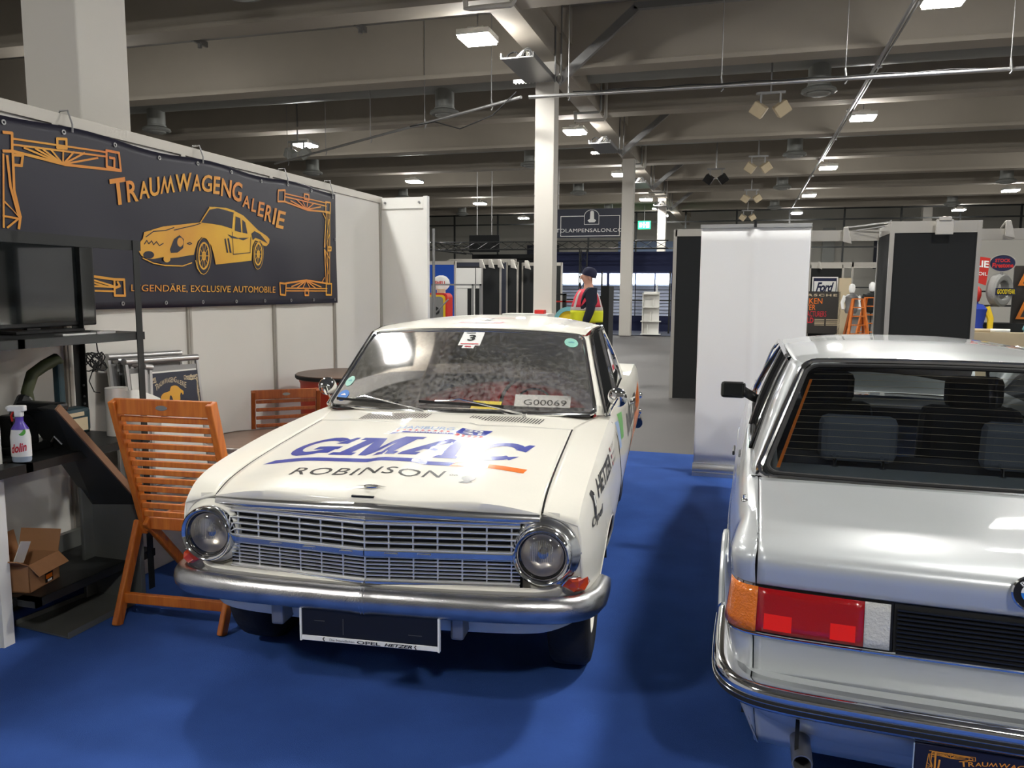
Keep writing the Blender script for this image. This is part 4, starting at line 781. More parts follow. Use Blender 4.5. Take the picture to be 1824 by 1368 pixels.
# side graphics on left flank (right in view)
def fl(off): return lambda y, z: Vector((flank(y, z)+off, y, z))
mb = MB().use('print_black')
vs, fs = text2d('HETZER', .05, .3); drape(mb, [(.50+.50*u, .795+.068*v+.012*u) for u, v in vs], fs, fl(.004), .03)
drape(mb, [(.385, .745), (.42, .752), (.45, .80), (.44, .835), (.41, .852), (.37, .845), (.395, .81)], [tuple(range(7))], fl(.004), .06)
mb.build('dealer_letters', None, OP, fixn=False); mb = MB(); mb.use('print_white'); drape(mb, [(.415, .785), (.435, .79), (.435, .825), (.415, .83)], [(0, 1, 2, 3)], fl(.0055), .06)
vs, fs = text2d('Opel', .02, .3); mb.use('print_grey'); drape(mb, [(.33+.24*u, .715+.045*v) for u, v in vs], fs, fl(.004), .04)
mb.build('small_letters', None, OP, fixn=False); mb = MB()
for k in range(3):
    y = 1.06; z = .865-.032*k; mb.use('print_black'); drape(mb, [(y, z), (y+.02, z), (y+.02, z+.018), (y, z+.018)], [(0, 1, 2, 3)], fl(.004), .06); mb.use('print_red'); drape(mb, [(y+.02, z), (y+.04, z), (y+.04, z+.018), (y+.02, z+.018)], [(0, 1, 2, 3)], fl(.004), .06); mb.use('print_grey'); vs, fs = text2d('SPORT', 0, 0); drape(mb, [(y+.06+.14*u, z+.016*v) for u, v in vs], fs, fl(.004), .06)
mb.build('flag_names', None, OP, fixn=False); mb = MB(); mb.use('print_green'); drape(mb, [(1.72, .80), (1.92, .78), (2.10, .90), (1.82, .925)], [(0, 1, 2, 3)], fl(.004), .06)
mb.use('pale_blue_print'); drape(mb, [(1.56, .78), (1.70, .77), (1.76, .90), (1.60, .915)], [(0, 1, 2, 3)], fl(.004), .06)
mb.build('green_blue_sticker', None, OP, fixn=False); mb = MB(); mb.use('print_orange'); drape(mb, [(2.2, .42), (4.1, .62), (4.1, .86), (3.6, .80), (3.0, .60), (2.2, .50)], [tuple(range(6))], fl(.004), .1)
mb.build('orange_flash', None, OP, fixn=False); mb = MB(); mb.use('print_grey'); vs, fs = text2d('RALLYE', .04); drape(mb, [(2.35+1.2*u, .70+.14*v) for u, v in vs], fs, fl(.005), .1)
mb.build('flank_letters', None, OP, fixn=False)
MB().tube([fl(.002)(1.52, z) for z in lin(.30, .93, 10)], .003, 4).tube([fl(.002)(2.78, z) for z in lin(.34, .93, 10)], .003, 4).build('door_gap', 'matt_black', OP)
# papers on the dashboard
tag(MB().box((0, 0, 0), (.16, .09, .002)).build('windscreen_note', 'print_yellow'), 'yellow paper slip lying behind the windscreen of the cream coupe', 'paper')
n_ = bpy.data.objects['windscreen_note']; n_.location = OP.matrix_basis @ Vector((.13, 1.56, .985)); n_.rotation_euler = (R(28), 0, R(4))
t = thing('display_plate', 'white spare number plate leaning behind the windscreen on the driver side', 'plate', OP.matrix_basis @ Vector((.43, 1.60, .985)), R(6))
mb = MB().box((0, 0, .03), (.30, .006, .075), Matrix.Rotation(R(-40), 3, 'X')); mb.build('plate', 'print_white', t)
mb = MB(); RT = Matrix.Rotation(R(-40), 3, 'X'); put_text(mb, 'G00069', lambda u, v: RT @ Vector((-.10+.23*u, -.005, -.028+.035*v))+Vector((0, 0, .03)), .0); mb.build('plate_number', 'print_grey', t, fixn=False)
o = tag(MB().box((0, 0, 0), (.22, .09, .003)).build('event_card', 'sticker_blue'), 'blue and orange event card lying behind the windscreen on the passenger side', 'card'); o.location = OP.matrix_basis @ Vector((-.50, 1.53, .985)); o.rotation_euler = (R(20), 0, R(2))
# ---------- silver saloon seen from behind ----------
BM = thing('silver_saloon', 'silver two-door saloon parked with its tail toward the viewer, red and amber tail lamps', 'car', (.744, 2.203, 0), R(-1.0689))
OUT = [(0, .052), (.2, .054), (.4, .060), (.55, .067), (.655, .078), (.700, .090), (.730, .115), (.745, .155), (.753, .22), (.760, .34), (.770, .6), (.780, 1.0), (.786, 1.6), (.786, 2.4), (.782, 3.2), (.772, 3.8), (.755, 4.15)]
LO = [0]
for a, b in zip(OUT[:-1], OUT[1:]): LO.append(LO[-1]+math.hypot(b[0]-a[0], b[1]-a[1]))
OX = [(l, p[0]) for l, p in zip(LO, OUT)]; OY = [(l, p[1]) for l, p in zip(LO, OUT)]
def s_at_x(x): 
    for l, p in zip(LO, OUT):
        pass
    lo, hi = 0, LO[7]
    for _ in range(40):
        m = (lo+hi)/2
        if itp(OX, m) < x: lo = m
        else: hi = m
    return lo
# vertical profiles (z, inward offset) for the rear face and for the flank
PR = [(.24, .10), (.30, .075), (.36, .05), (.41, .035), (.50, .018), (.56, .010), (.605, .004), (.620, -.006), (.628, .0), (.764, .018), (.772, .006), (.80, -.002), (.828, -.008), (.848, -.006), (.862, .004), (.873, .022), (.881, .052), (.888, .11)]
PS = [(.24, .075), (.30, .045), (.36, .02), (.41, .010), (.50, .003), (.56, .0), (.605, .0), (.620, -.004), (.628, .0), (.764, .008), (.772, .010), (.80, .018), (.828, .026), (.848, .034), (.862, .042), (.874, .052), (.884, .066), (.892, .082)]
def BS(s, r):
    x = itp(OX, s); y = itp(OY, s); x2 = itp(OX, s+.01); y2 = itp(OY, s+.01); x1 = itp(OX, max(0, s-.01)); y1 = itp(OY, max(0, s-.01))
    tx, ty = x2-x1, y2-y1; L = math.hypot(tx, ty); nx, ny = ty/L, -tx/L
    wt = min(1, max(0, (s-.72)/.35)); i = int(r); i = min(i, len(PR)-2); f = r-i
    z = (PR[i][0]*(1-f)+PR[i+1][0]*f)*(1-wt)+(PS[i][0]*(1-f)+PS[i+1][0]*f)*wt
    d = (PR[i][1]*(1-f)+PR[i+1][1]*f)*(1-wt)+(PS[i][1]*(1-f)+PS[i+1][1]*f)*wt
    if y > .4: z += .035*min(1, (y-.4)/.9)*min(1, max(0, (z-.84)/.04))
    return Vector((x-nx*d, y-ny*d, z))
def lidz(x, y): return itp([(.05, .884), (.16, .8885), (.35, .898), (.6, .908), (.83, .916), (.95, .918)], y)-.004*(abs(x)/.67)**2
NR = len(PR)-1; sg = s_at_x(.674); RL = 9    # row index where the lid starts (above the lamps)
ts = lambda a, b, n: lin(a, b, n)
fr_ = []
for r in range(NR):
    fr_ += [r, r+.5]
fr_.append(NR)
mir = lambda rows, sx: [[Vector((sx*p.x, p.y, p.z)) for p in q] for q in rows]
for sx in (-1, 1):
    S = lin(sg+.004, 1.05, 26)+lin(1.05, LO[-1], 110)[1:]
    rows = [[BS(s, r) for r in fr_] for s in S]
    for q in rows:
        k1 = min(1, max(0, (q[-1].y-.13)/.08)); tx_ = .6755 if q[-1].y < .84 else .70
        for k, t_ in ((-1, 1), (-2, .5)): q[k].x += (tx_-q[k].x)*k1*t_
        if q[-1].y < .86: q[-1].z += (lidz(.67, q[-1].y)-q[-1].z)*k1
    for q in rows:
        for p in q[18:]: p.x = max(p.x, .6755)
    n = len(fr_); V = [p for q in rows for p in q]; F = []
    cen = [(.99, .29), (.99+2.563, .29)]; ar = .335
    for i in range(len(S)-1):
        for k in range(n-1):
            q = (i*n+k, i*n+k+1, (i+1)*n+k+1, (i+1)*n+k); c = sum((V[j] for j in q), Vector())/4
            if any(math.hypot(c.y-a, c.z-b) < ar for a, b in cen): continue
            F.append(q)
    for p in V:
        for a, b in cen:
            d = math.hypot(p.y-a, p.z-b)
            if ar-.035 < d < ar+.03 and p.z < .7: p.y = a+(p.y-a)*ar/d; p.z = b+(p.z-b)*ar/d
    mb = MB().add([Vector((sx*p.x, p.y, p.z)) for p in V], F); o = mb.build('rear_wing_and_side', 'silver_paint', BM, smooth=True, solid=.004, angle=35)
    for a, b in cen:
        MB().tube([(sx*(.782+.008*math.sin(t)), a+(ar+.004)*math.cos(t), b+(ar+.004)*math.sin(t)) for t in lin(.2, PI-.2, 30)], .012, 8).build('wheel_flare', 'silver_paint', BM, smooth=True)
        MB().grid([[Vector((sx*xx, a+ar*math.cos(q), b+ar*math.sin(q))) for q in lin(.1, PI-.1, 24)] for xx in (.76, .50)]).grid([[Vector((sx*.5, a+rr_*math.cos(q), b+rr_*math.sin(q))) for q in lin(.1, PI-.1, 24)] for rr_ in (ar, .05)]).build('wheel_well', 'matt_black', BM)
        wheel(BM, sx*.675, a, sx, .30, 'aluminium', .18)
    # lower rear skin between bumper and wheel
    # top of the wing ahead of the rear window / belt
    rows = [[Vector((sx*x, y, itp([(.66, .0), (.70, .0)], x)+BS(itp([(.2, .95), (4.1, LO[-1])], y), NR).z+.002*k)) for k, x in enumerate((.600, .65, .708))] for y in lin(.84, 3.4, 20)]
    MB().grid(rows).build('belt_line', 'silver_paint', BM, smooth=True)
# rear lower panel and lamp surround (|x| < gap)
S = lin(0, sg, 30)
low = [r for r in fr_ if r <= 8]
rows = mir([[BS(s, r) for r in low] for s in S[::-1]], -1)[:-1]+[[BS(s, r) for r in low] for s in S]
MB().grid(rows).build('rear_panel', 'silver_paint', BM, smooth=True, solid=.003, angle=35)
up = [r for r in fr_ if r >= 9]
rows = mir([[BS(s, r) for r in up] for s in S[::-1]], -1)[:-1]+[[BS(s, r) for r in up] for s in S]
fk_ = [.6725/abs(p.x) for p in rows[-1]]
for q in rows:
    for k in range(len(q)): q[k].x *= fk_[k]
mx_ = max(abs(q[-1].x) for q in rows)
for q in rows:       # continue the same sheet over the lid up to the rear window
    a = q[-1]
    xx = a.x*.6725/mx_
    for y in lin(.165, .83, 14)[1:]: q.append(Vector((math.copysign(min(.6725, abs(xx)), a.x) if abs(a.x) > 1e-6 else 0, y, lidz(a.x, y))))
LID = MB().grid(rows).build('boot_lid', 'silver_paint', BM, smooth=True, solid=.003, angle=50)
mb = MB()
for sx in (-1, 1):
    mb.tube([Vector((sx*.674, p.y, p.z)) for p in [BS(sg+.002, r)+Vector((0, .003, -.002)) for r in up]]+[Vector((sx*.674, y, lidz(.67, y)-.003)) for y in lin(.20, .83, 10)], .002, 5)
mb.build('lid_gap', 'matt_black', BM)
# tail lamps
def lampgrid(s0, s1, nm, m_, par, r0=8.06, r1=8.97, push=.012):
    def one(sx):
        rows = []
        for s in lin(s0, s1, 14):
            row = []
            for r in lin(r0, r1, 6):
                p = BS(s, r); q = BS(s, r); x1 = BS(s+.01, r)-BS(max(0, s-.01), r); nn = Vector((x1.y, -x1.x, 0)).normalized(); row.append(p+nn*push)
            rows.append([Vector((sx*p.x, p.y, p.z)) for p in row])
        return MB().grid(rows)
    return one
s32 = s_at_x(.322); s39 = s_at_x(.388); s1 = s_at_x(.668); sE = s1+.128
for sx in (-1, 1):
    tl = lampgrid(s32-.008, sE+.004, 0, 0, 0, 8.0, 9.0, .002)(sx).build('tail_lamp', 'black_plastic', BM, smooth=True)
    lampgrid(s32, s39-.001, 0, 0, 0)(sx).build('reversing_lens', 'clear_lens', tl, smooth=True, solid=.004)
    lampgrid(s39, s1, 0, 0, 0)(sx).build('red_lens', 'red_lens', tl, smooth=True, solid=.004)
    lampgrid(s1+.001, sE, 0, 0, 0, 8.03, 8.98)(sx).build('indicator_lens', 'amber_lens', tl, smooth=True, solid=.004)
    for a, b in ((s39+.02, s39+.085), (s1-.095, s1-.02)):
        for r0, r1 in ((8.12, 8.45), (8.68, 8.86)) : lampgrid(a, b, 0, 0, 0, r0, r1, .0145)(sx).build('inner_reflector', 'bright_red_lens' if r0 < 8.5 else 'red_lens', tl, smooth=True)
mb = MB(); rows = [[BS(s, r)+Vector((0, -.001, 0)) for r in (8.0, 9.0)] for s in lin(0, s32-.01, 12)]; rows = mir(rows[::-1], -1)[:-1]+rows
BP = mb.grid(rows).build('tail_panel', 'matt_black', BM, smooth=True)
mb = MB()
for k in range(11):
    z = .628+.0118*k; mb.tube([Vector((x, itp(OY, abs(x))-.004+.0012*k, z)) for x in lin(-.305, .305, 21)], .0042, 6)
mb.build('louvre_ribs', 'black_plastic', BP, smooth=True)
mb = MB(); rr_ = [BS(s, 7)+Vector((0, -.003, .003)) for s in lin(0, sE+.02, 30)]
MB().tube([Vector((-p.x, p.y, p.z)) for p in rr_[::-1]][:-1]+rr_, .0045, 6).build('bright_lip', 'chrome', BM, smooth=True)
# roundel
T = Matrix.Translation((-.004, .036, .842)) @ Matrix.Rotation(R(84), 4, 'X')
EM = MB().lathe([(.044, .0), (.046, .006), (.042, .009), (.040, .006)], 40, T).build('round_badge', 'chrome', LID, smooth=True)
MB().lathe([(.040, .005), (0, .006)], 40, T).build('badge_face', 'print_black', EM)
mb = MB()
for a0 in (0, 180): mb.add([T @ Vector((0, 0, .0075))]+[T @ Vector((.024*math.cos(R(a)), .024*math.sin(R(a)), .0075)) for a in lin(a0, a0+90, 8)], [tuple(range(9))])
mb.build('badge_blue', 'sticker_blue', EM, fixn=False); mb = MB()
for a0 in (90, 270): mb.add([T @ Vector((0, 0, .0075))]+[T @ Vector((.024*math.cos(R(a)), .024*math.sin(R(a)), .0075)) for a in lin(a0, a0+90, 8)], [tuple(range(9))])
for ch, a in (('B', 130), ('M', 90), ('W', 50)):
    c = Vector((.031*math.cos(R(a)), .031*math.sin(R(a)), .0075)); ca, sa = math.cos(R(a-90)), math.sin(R(a-90)); put_text(mb, ch, lambda u, v: T @ Vector((c.x+(u-.5)*.010*ca-(v-.5)*.011*sa, c.y+(u-.5)*.010*sa+(v-.5)*.011*ca, .0075)), .02)
mb.build('badge_white', 'print_white', EM, fixn=False)
# bumper
def bpth(off, z, xm=1):
    P = [(0, -.062), (.3, -.056), (.55, -.042), (.66, -.022), (.718, .010), (.755, .06), (.774, .12), (.782, .20), (.786, .40), (.786, .56)]
    out = []
    for i, (x, y) in enumerate(P):
        a = P[max(0, i-1)]; b = P[min(len(P)-1, i+1)]; tx, ty = b[0]-a[0], b[1]-a[1]; L = math.hypot(tx, ty); nx, ny = ty/L, -tx/L
        out.append(Vector((x+nx*off, y+ny*off, z)))
    return out
def bump_row(off, z): q = bpth(off, z); t0 = [(i, p) for i, p in enumerate(q)]; f = [itp3([(i, tuple(p)) for i, p in t0], t) for t in lin(0, len(q)-1, 46)]; return [Vector((-p.x, p.y, p.z)) for p in f[::-1]][:-1]+f
prof = [(-.07, .512), (-.02, .516), (-.004, .513), (.005, .505), (.008, .494), (.006, .484), (.003, .480), (.003, .458), (.002, .454), (-.008, .444), (-.03, .436), (-.07, .434)]
BB = MB().grid([bump_row(o, z) for o, z in prof]).build('rear_bumper', 'chrome', BM, smooth=True, solid=.002, angle=45)
MB().grid([bump_row(o, z) for o, z in ((.003, .479), (.009, .477), (.010, .468), (.009, .459), (.003, .457))]).build('rubber_strip', 'black_rubber', BB, smooth=True)
for z in (.484, .4745): MB().tube(bump_row(.0105 if z < .48 else .006, z), .0018, 5).build('bright_line', 'chrome', BB, smooth=True)
MB().grid([bump_row(o, z) for o, z in ((-.12, .507), (-.068, .507), (-.064, .500))]).build('bumper_shelf', 'silver_paint', BB, smooth=True)
# valance
rows = []
for z, dy in ((.42, .05), (.36, .045), (.33, .06), (.30, .12)):
    rows.append([Vector((x, .0+dy+.05*(abs(x)/.7)**2+.25*max(0, (abs(x)-.60)/.18)**2, z+.05*max(0, (abs(x)-.45)/.3))) for x in lin(-.78, .78, 41)])
MB().grid(rows).build('rear_valance', 'silver_paint', BM, smooth=True, solid=.003)
MB().box((0, 2.2, .25), (1.4, 3.7, .04)).build('underbody', 'matt_black', BM)
EX = MB().lathe([(.020, -.20), (.024, .0), (.0275, .0), (.029, -.01), (.029, -.20)], 28, Matrix.Translation((-.530, .01, .285)) @ Matrix.Rotation(R(90), 4, 'X')).build('exhaust_pipe', 'steel', BM, smooth=True)
MB().cyl((-.525, .35, .29), (-.525, .9, .30), .09, 18).box((-.545, .05, .34), (.01, .02, .10)).build('silencer', 'matt_black', EX, smooth=True)
PLB = B('display_plate', 'banner_navy', BM, (0, -.035, .372), (.52, .008, .118), .003)
mb = MB().tube([(-.262, -.041, .43), (-.262, -.041, .325), (-.252, -.041, .313), (.252, -.041, .313), (.262, -.041, .325), (.262, -.041, .43)], .002, 5); mb.build('plate_edge', 'clear_plastic', PLB)
mb = MB(); kx = .145; zc = .372
pq = lambda y, z: Vector((-.005+(y)*kx, -.0405, zc+z*.105))
for p in BG: mb.add([pq(a+.0, b-.02) for a, b in p], [tuple(range(len(p)))])
mb.build('plate_car', 'gold_yellow', PLB, fixn=False)
mb = MB()
for p in BO: ribbon(mb, [(a*1.0, b) for a, b in p], .012, lambda y, z: Vector((y*kx*1.0, -.0405, zc+z*.105)))
for p in (((-1.5, .40), (-.9, .40)), ((-1.45, .4), (-1.45, -.42)), ((-1.5, -.42), (-.9, -.42)), ((-1.38, .2), (-1.42, -.42)), ((-1.45, -.36), (-.95, -.40))): ribbon(mb, p, .03, lambda y, z: Vector((y*kx, -.0405, zc+z*.105)))
for ch, q in BL:
    put_text(mb, ch, lambda u, v, q=q: Vector((-.005+((q[0][0]*(1-u)+q[1][0]*u)*(1-v)+(q[3][0]*(1-u)+q[2][0]*u)*v)*kx*1.15, -.0408, zc+((q[0][1]*(1-u)+q[1][1]*u)*(1-v)+(q[3][1]*(1-u)+q[2][1]*u)*v)*.105)), .012)
mb.build('plate_print', 'gold_print', PLB, fixn=False)
# glasshouse
def RG(u, v):
    a = Vector((.655*u, .86-.02*(1-u*u), .925)); b = Vector((.492*u, 1.28-.02*(1-u*u), 1.300+.010*(1-u*u))); return a*(1-v)+b*v+Vector((0, -.012*math.sin(PI*v)*(1-u*u), .008*math.sin(PI*v)*(1-u*u)))
RGW = MB().grid([[RG(u, v) for u in lin(-1, 1, 25)] for v in lin(0, 1, 13)]).build('rear_window', 'rear_glass', BM, smooth=True)
MB().tube(rloop(RG, e=.09), .010, 8, closed=True).build('window_rubber', 'black_rubber', RGW, smooth=True)
MB().tube(rloop(lambda u, v: RG(u*1.038, v*1.085-.042)+Vector((0, -.003, .002)), e=.09), .013, 8, closed=True).build('window_chrome', 'chrome', RGW, smooth=True)
mb = MB()
for k in range(14): v = .16+.058*k; mb.tube([RG(u, v)+Vector((0, .003, 0)) for u in lin(-.93, .93, 9)], .0007, 4)
mb.build('heating_lines', 'beige', RGW)
MB().grid([[RG(-u, v)+Vector((0, .004, 0)) for u in (.925, .945)] for v in lin(.05, .86, 12)]).build('heating_strip', 'orange_strip', RGW)
BXE = [(1.27, .525), (1.5, .552), (2.0, .565), (2.5, .562), (3.0, .535)]; BZE = [(1.27, 1.292), (1.5, 1.318), (2.1, 1.334), (2.6, 1.328), (3.0, 1.285)]; BZR = [(1.25, 1.322), (1.32, 1.337), (1.5, 1.354), (2.0, 1.374), (2.5, 1.372), (2.85, 1.345), (3.0, 1.32)]
def broof(x, y): e = min(1, abs(x)/itp(BXE, y)); return itp(BZE, y)+(itp(BZR, y)-itp(BZE, y))*(1-e**2.8)
rows = []
for t in lin(0, 1, 36):
    row = []
    for s_ in lin(-1, 1, 41):
        y0 = 1.272+.01*s_*s_; y = y0+(3.02-.05*s_*s_-y0)*t**1.15; row.append(Vector((s_*itp(BXE, y), y, broof(s_*itp(BXE, y), y))))
    rows.append(row)
MB().grid(rows).build('roof', 'silver_paint', BM, smooth=True, solid=.005)
for sx in (-1, 1):
    gl = lambda p: Vector((sx*p.x, p.y, p.z))
    # C pillar between the rear glass and the side window
    rows = []
    for v in lin(0, 1, 16):
        a = RG(1.045, v*1.05-.03); o_ = itp3([(0, (.700, 1.28, .93)), (.5, (.630, 1.42, 1.14)), (1, (.545, 1.62, 1.318))], v); m_ = itp3([(0, (.690, .98, .925)), (.5, (.615, 1.20, 1.145)), (1, (.535, 1.40, 1.312))], v)
        rows.append([gl(p) for p in (a, (a*.55+m_*.45)+Vector((.010, 0, .004)), m_+Vector((.006, 0, 0)), (m_+o_)/2+Vector((.006, 0, 0)), o_)])
    MB().grid(rows).build('c_pillar', 'silver_paint', BM, smooth=True, solid=.005)
    bt = lambda t: Vector((.700+.0*t, 1.30+(3.35-1.30)*t, .935)); tp = lambda t: Vector((itp([(0, .548), (.5, .560), (1, .545)], t), 1.62+(2.92-1.62)*t, itp([(0, 1.305), (.5, 1.322), (1, 1.285)], t)))
    BW = lambda t, v: gl(bt(t)*(1-v)+tp(t)*v+Vector((.012*math.sin(PI*v), 0, 0)))
    sw = MB().grid([[BW(t, v) for t in lin(0, 1, 15)] for v in lin(0, 1, 7)]).build('side_window', 'side_glass', BM, smooth=True)
    ed = [BW(t, 0) for t in lin(0, 1, 14)]+[BW(1, v) for v in lin(0, 1, 7)[1:]]+[BW(t, 1) for t in lin(1, 0, 14)[1:]]+[BW(0, v) for v in lin(1, 0, 7)[1:-1]]
    MB().tube(ed, .009, 6, closed=True).build('window_rubber', 'black_rubber', sw, smooth=True)
    MB().tube([p+Vector((sx*.010, 0, 0)) for p in ed], .006, 6, closed=True).build('window_chrome', 'chrome', sw, smooth=True)
    MB().tube([BW(.30, v)+Vector((sx*.008, 0, 0)) for v in lin(0, 1, 7)], .016, 6).build('window_post', 'black_plastic', sw, smooth=True)
    MB().tube([gl(Vector((.570, 1.55, 1.318))), gl(Vector((.580, 2.1, 1.333))), gl(Vector((.575, 2.7, 1.318))), gl(Vector((.600, 3.0, 1.25))), gl(Vector((.70, 3.42, .95)))], .010, 8).build('rain_gutter', 'chrome', BM, smooth=True)
    mb = MB(); mb.grid([[gl(p) for p in (tp(t)+Vector((-.005, 0, .012)), tp(t)+Vector((.018, 0, .004)), tp(t)+Vector((.012, 0, -.012)))] for t in lin(-.05, 1.05, 12)]); mb.build('roof_rail', 'silver_paint', BM, smooth=True)
MB().grid([[Vector((x, y+.08*(1-(x/.66)**2), z)) for x in lin(-w_, w_, 9)] for y, z, w_ in ((3.02, 1.300, .53), (3.48, .935, .66))]).build('windscreen', 'rear_glass', BM, smooth=True)
mb = MB(); mb.grid([[Vector((x, y, z-.02*(x/.75)**2)) for x in lin(-.70, .70, 11)] for y, z in ((3.42, .93), (3.8, .90), (4.18, .86), (4.22, .78), (4.22, .35))]); mb.build('front_end', 'silver_paint', BM, smooth=True)
# mirror
c = Vector((-.825, 2.72, 1.012))
mr = MB().box(c, (.145, .05, .098)).build('wing_mirror', 'black_plastic', BM, bevel=.018)
MB().box(c+Vector((.004, -.0265, .004)), (.115, .004, .075)).build('mirror_glass', 'screen_black', mr, bevel=.0)
MB().grid([[c+Vector((.05, -.02, -.03)), c+Vector((.05, -.02, .035))], [c+Vector((.11, .0, -.065)), c+Vector((.105, .0, .0))], [c+Vector((.15, .02, -.085)), c+Vector((.145, .02, -.03))]]).build('mirror_foot', 'black_plastic', mr, smooth=True, solid=.02)
# lock with key cover on the wing
mb = MB().lathe([(.013, 0), (.013, .004), (.009, .01), (.006, .012), (.006, .022), (0, .023)], 20, Matrix.Translation((-.72, .52, .896))); mb.build('aerial_cap', 'chrome', BM, smooth=True)
MB().box((-.789, 1.9, .80), (.012, .16, .022)).build('door_handle', 'black_plastic', BM, bevel=.004)
# cabin
mb = MB(); mb.grid([[Vector((x, y, z)) for x in lin(-.62, .62, 7)] for y, z in ((.90, .90), (1.22, .895), (1.26, .875), (1.36, .60))]); mb.build('parcel_shelf', 'shelf_grey', BM, smooth=True)
MB().box((0, 1.42, .70), (1.20, .16, .42), Matrix.Rotation(R(12), 3, 'X')).build('rear_bench', 'seat_dark', BM, bevel=.04)
for x in (-.285, .32):
    hr = MB().box((x, 1.30, 1.00), (.30, .09, .195), Matrix.Rotation(R(6), 3, 'X')).build('head_restraint', 'seat_blue_grey', BM, bevel=.032)
    for d in (-.09, .09): MB().tube([(x+d, 1.205, .88), (x+d, 1.21, .925), (x+d, 1.25, .935)], .007, 8).lathe([(.014, 0), (.014, .004), (0, .006)], 12, Matrix.Translation((x+d, 1.205, .893))).build('support_rod', 'chrome', hr, smooth=True)
for x in (-.34, .34):
    fs = MB().box((x, 2.25, .78), (.46, .14, .52), Matrix.Rotation(R(10), 3, 'X')).box((x, 2.5, .52), (.48, .5, .14)).build('front_seat', 'seat_dark', BM, bevel=.05)
    MB().box((x, 2.18, 1.115), (.26, .09, .16)).build('front_head_restraint', 'seat_dark', fs, bevel=.035)
MB().tube([Vector((-.34, 2.80, .93))+Vector((.185*math.cos(a), .185*math.sin(a)*.35, .185*math.sin(a)*.93)) for a in lin(0, 2*PI, 32)[:-1]], .013, 8, closed=True).bar((-.51, 2.80, .92), (-.17, 2.80, .92), .03, .04).build('steering_wheel', 'black_plastic', BM, smooth=True)
MB().box((0, 3.2, .86), (1.3, .45, .12)).build('dashboard', 'seat_dark', BM, bevel=.04); MB().box((0, 2.4, .34), (1.4, 2.2, .03)).build('cabin_floor', 'seat_dark', BM)
for sx in (-1, 1): MB().box((sx*.66, 2.3, .66), (.02, 2.1, .52)).build('door_lining', 'seat_dark', BM)
MB().box((.03, 3.0, 1.20), (.19, .02, .05)).cyl((.03, 3.0, 1.22), (.03, 3.02, 1.30), .006, 6).build('rear_view_mirror', 'black_plastic', BM, bevel=.01)
mat('board_grey', (66, 67, 64), .4, .3)
# ---------- rack with television against the wall ----------
RK = thing('storage_rack', 'black metal storage rack with a television on its upper shelf, against the stand wall', 'rack', (0, 0, 0))
for i, (x, y) in enumerate(((-3.0, 3.40), (-3.375, 3.40), (-3.22, 2.68), (-3.375, 2.68))):
    s_ = 1 if x > -3.2 else -1; p_ = 1 if y > 3 else -1
    MB().b2((x-.018, y-.0, 0), (x+.018, y+.004*p_, 1.84)).b2((x+.016*s_, y-.04*p_, 0), (x+.02*s_, y, 1.84)).build('post', 'black_metal', RK)
for z in (1.335, .79, .17): MB().b2((-3.40, 2.665, z+.030), (-2.985, 3.42, z+.040)).b2((-2.99, 2.665, z), (-2.985, 3.42, z+.04)).b2((-3.4, 3.412, z), (-2.985, 3.42, z+.04)).b2((-3.4, 2.665, z), (-3.395, 3.42, z+.04)).b2((-3.09, 2.5 if z > .5 else 2.665, z), (-2.985, 2.7, z+.04)).build('shelf', 'black_metal', RK)
MB().b2((-3.4, 2.665, 1.79), (-3.39, 3.42, 1.84)).b2((-2.995, 2.665, 1.79), (-2.985, 3.42, 1.84)).b2((-3.4, 3.41, 1.81), (-2.985, 3.42, 1.84)).b2((-3.04, 2.5, 1.79), (-2.985, 2.7, 1.84)).build('top_frame', 'black_metal', RK)
mb = MB()
for z in (1.02, 1.08, .98):
    mb.cyl((-3.374, 3.398, z), (-3.374, 3.394, z), .006, 8)
mb.build('bolt', 'steel', RK)
MB().b2((-3.435, 2.67, .20), (-3.40, 3.42, .30)).build('lower_board', 'dark_metal_sheet', RK)
tv = thing('television', 'flat black television showing a switched-off screen on the rack', 'television', (-3.325, 2.83, 1.378))
tv.rotation_euler = (0, 0, R(2)); 
MB().b2((-.08, -.13, .02), (-.04, .70, .47)).build('case', 'black_plastic', tv, bevel=.008)
MB().b2((-.040, -.115, .045), (-.036, .68, .455)).build('screen', 'screen_black', tv)
MB().b2((-.085, .08, 0), (.06, .5, .012)).b2((-.07, .25, 0), (-.05, .33, .05)).build('foot', 'black_plastic', tv)
o = tag(MB().box((0, 0, .004), (.05, .20, .008)).box((.01, .16, .006), (.04, .12, .012)).build('steel_ruler', 'aluminium'), 'shiny metal strip lying on the upper rack shelf in front of the television', 'tool'); o.location = (-3.06, 3.05, 1.375)
cb = thing('cable_bundle', 'tangled bundle of thin black cable hanging below the upper rack shelf', 'cable', (-3.36, 3.44, 1.2))
pts = [(.0, .04, .14), (.0, .05, .06)]+[(.03*math.sin(a*1.3), .05*math.cos(a*2.1)+.03, .05*math.sin(a*1.7)) for a in lin(0, 26, 70)]
MB().tube(pts, .0035, 5).tube([(.0, .02, -.02), (.0, -.02, -.10), (.01, .0, -.16), (.01, .04, -.17)], .003, 5).build('cable', 'black_rubber', cb, smooth=True)
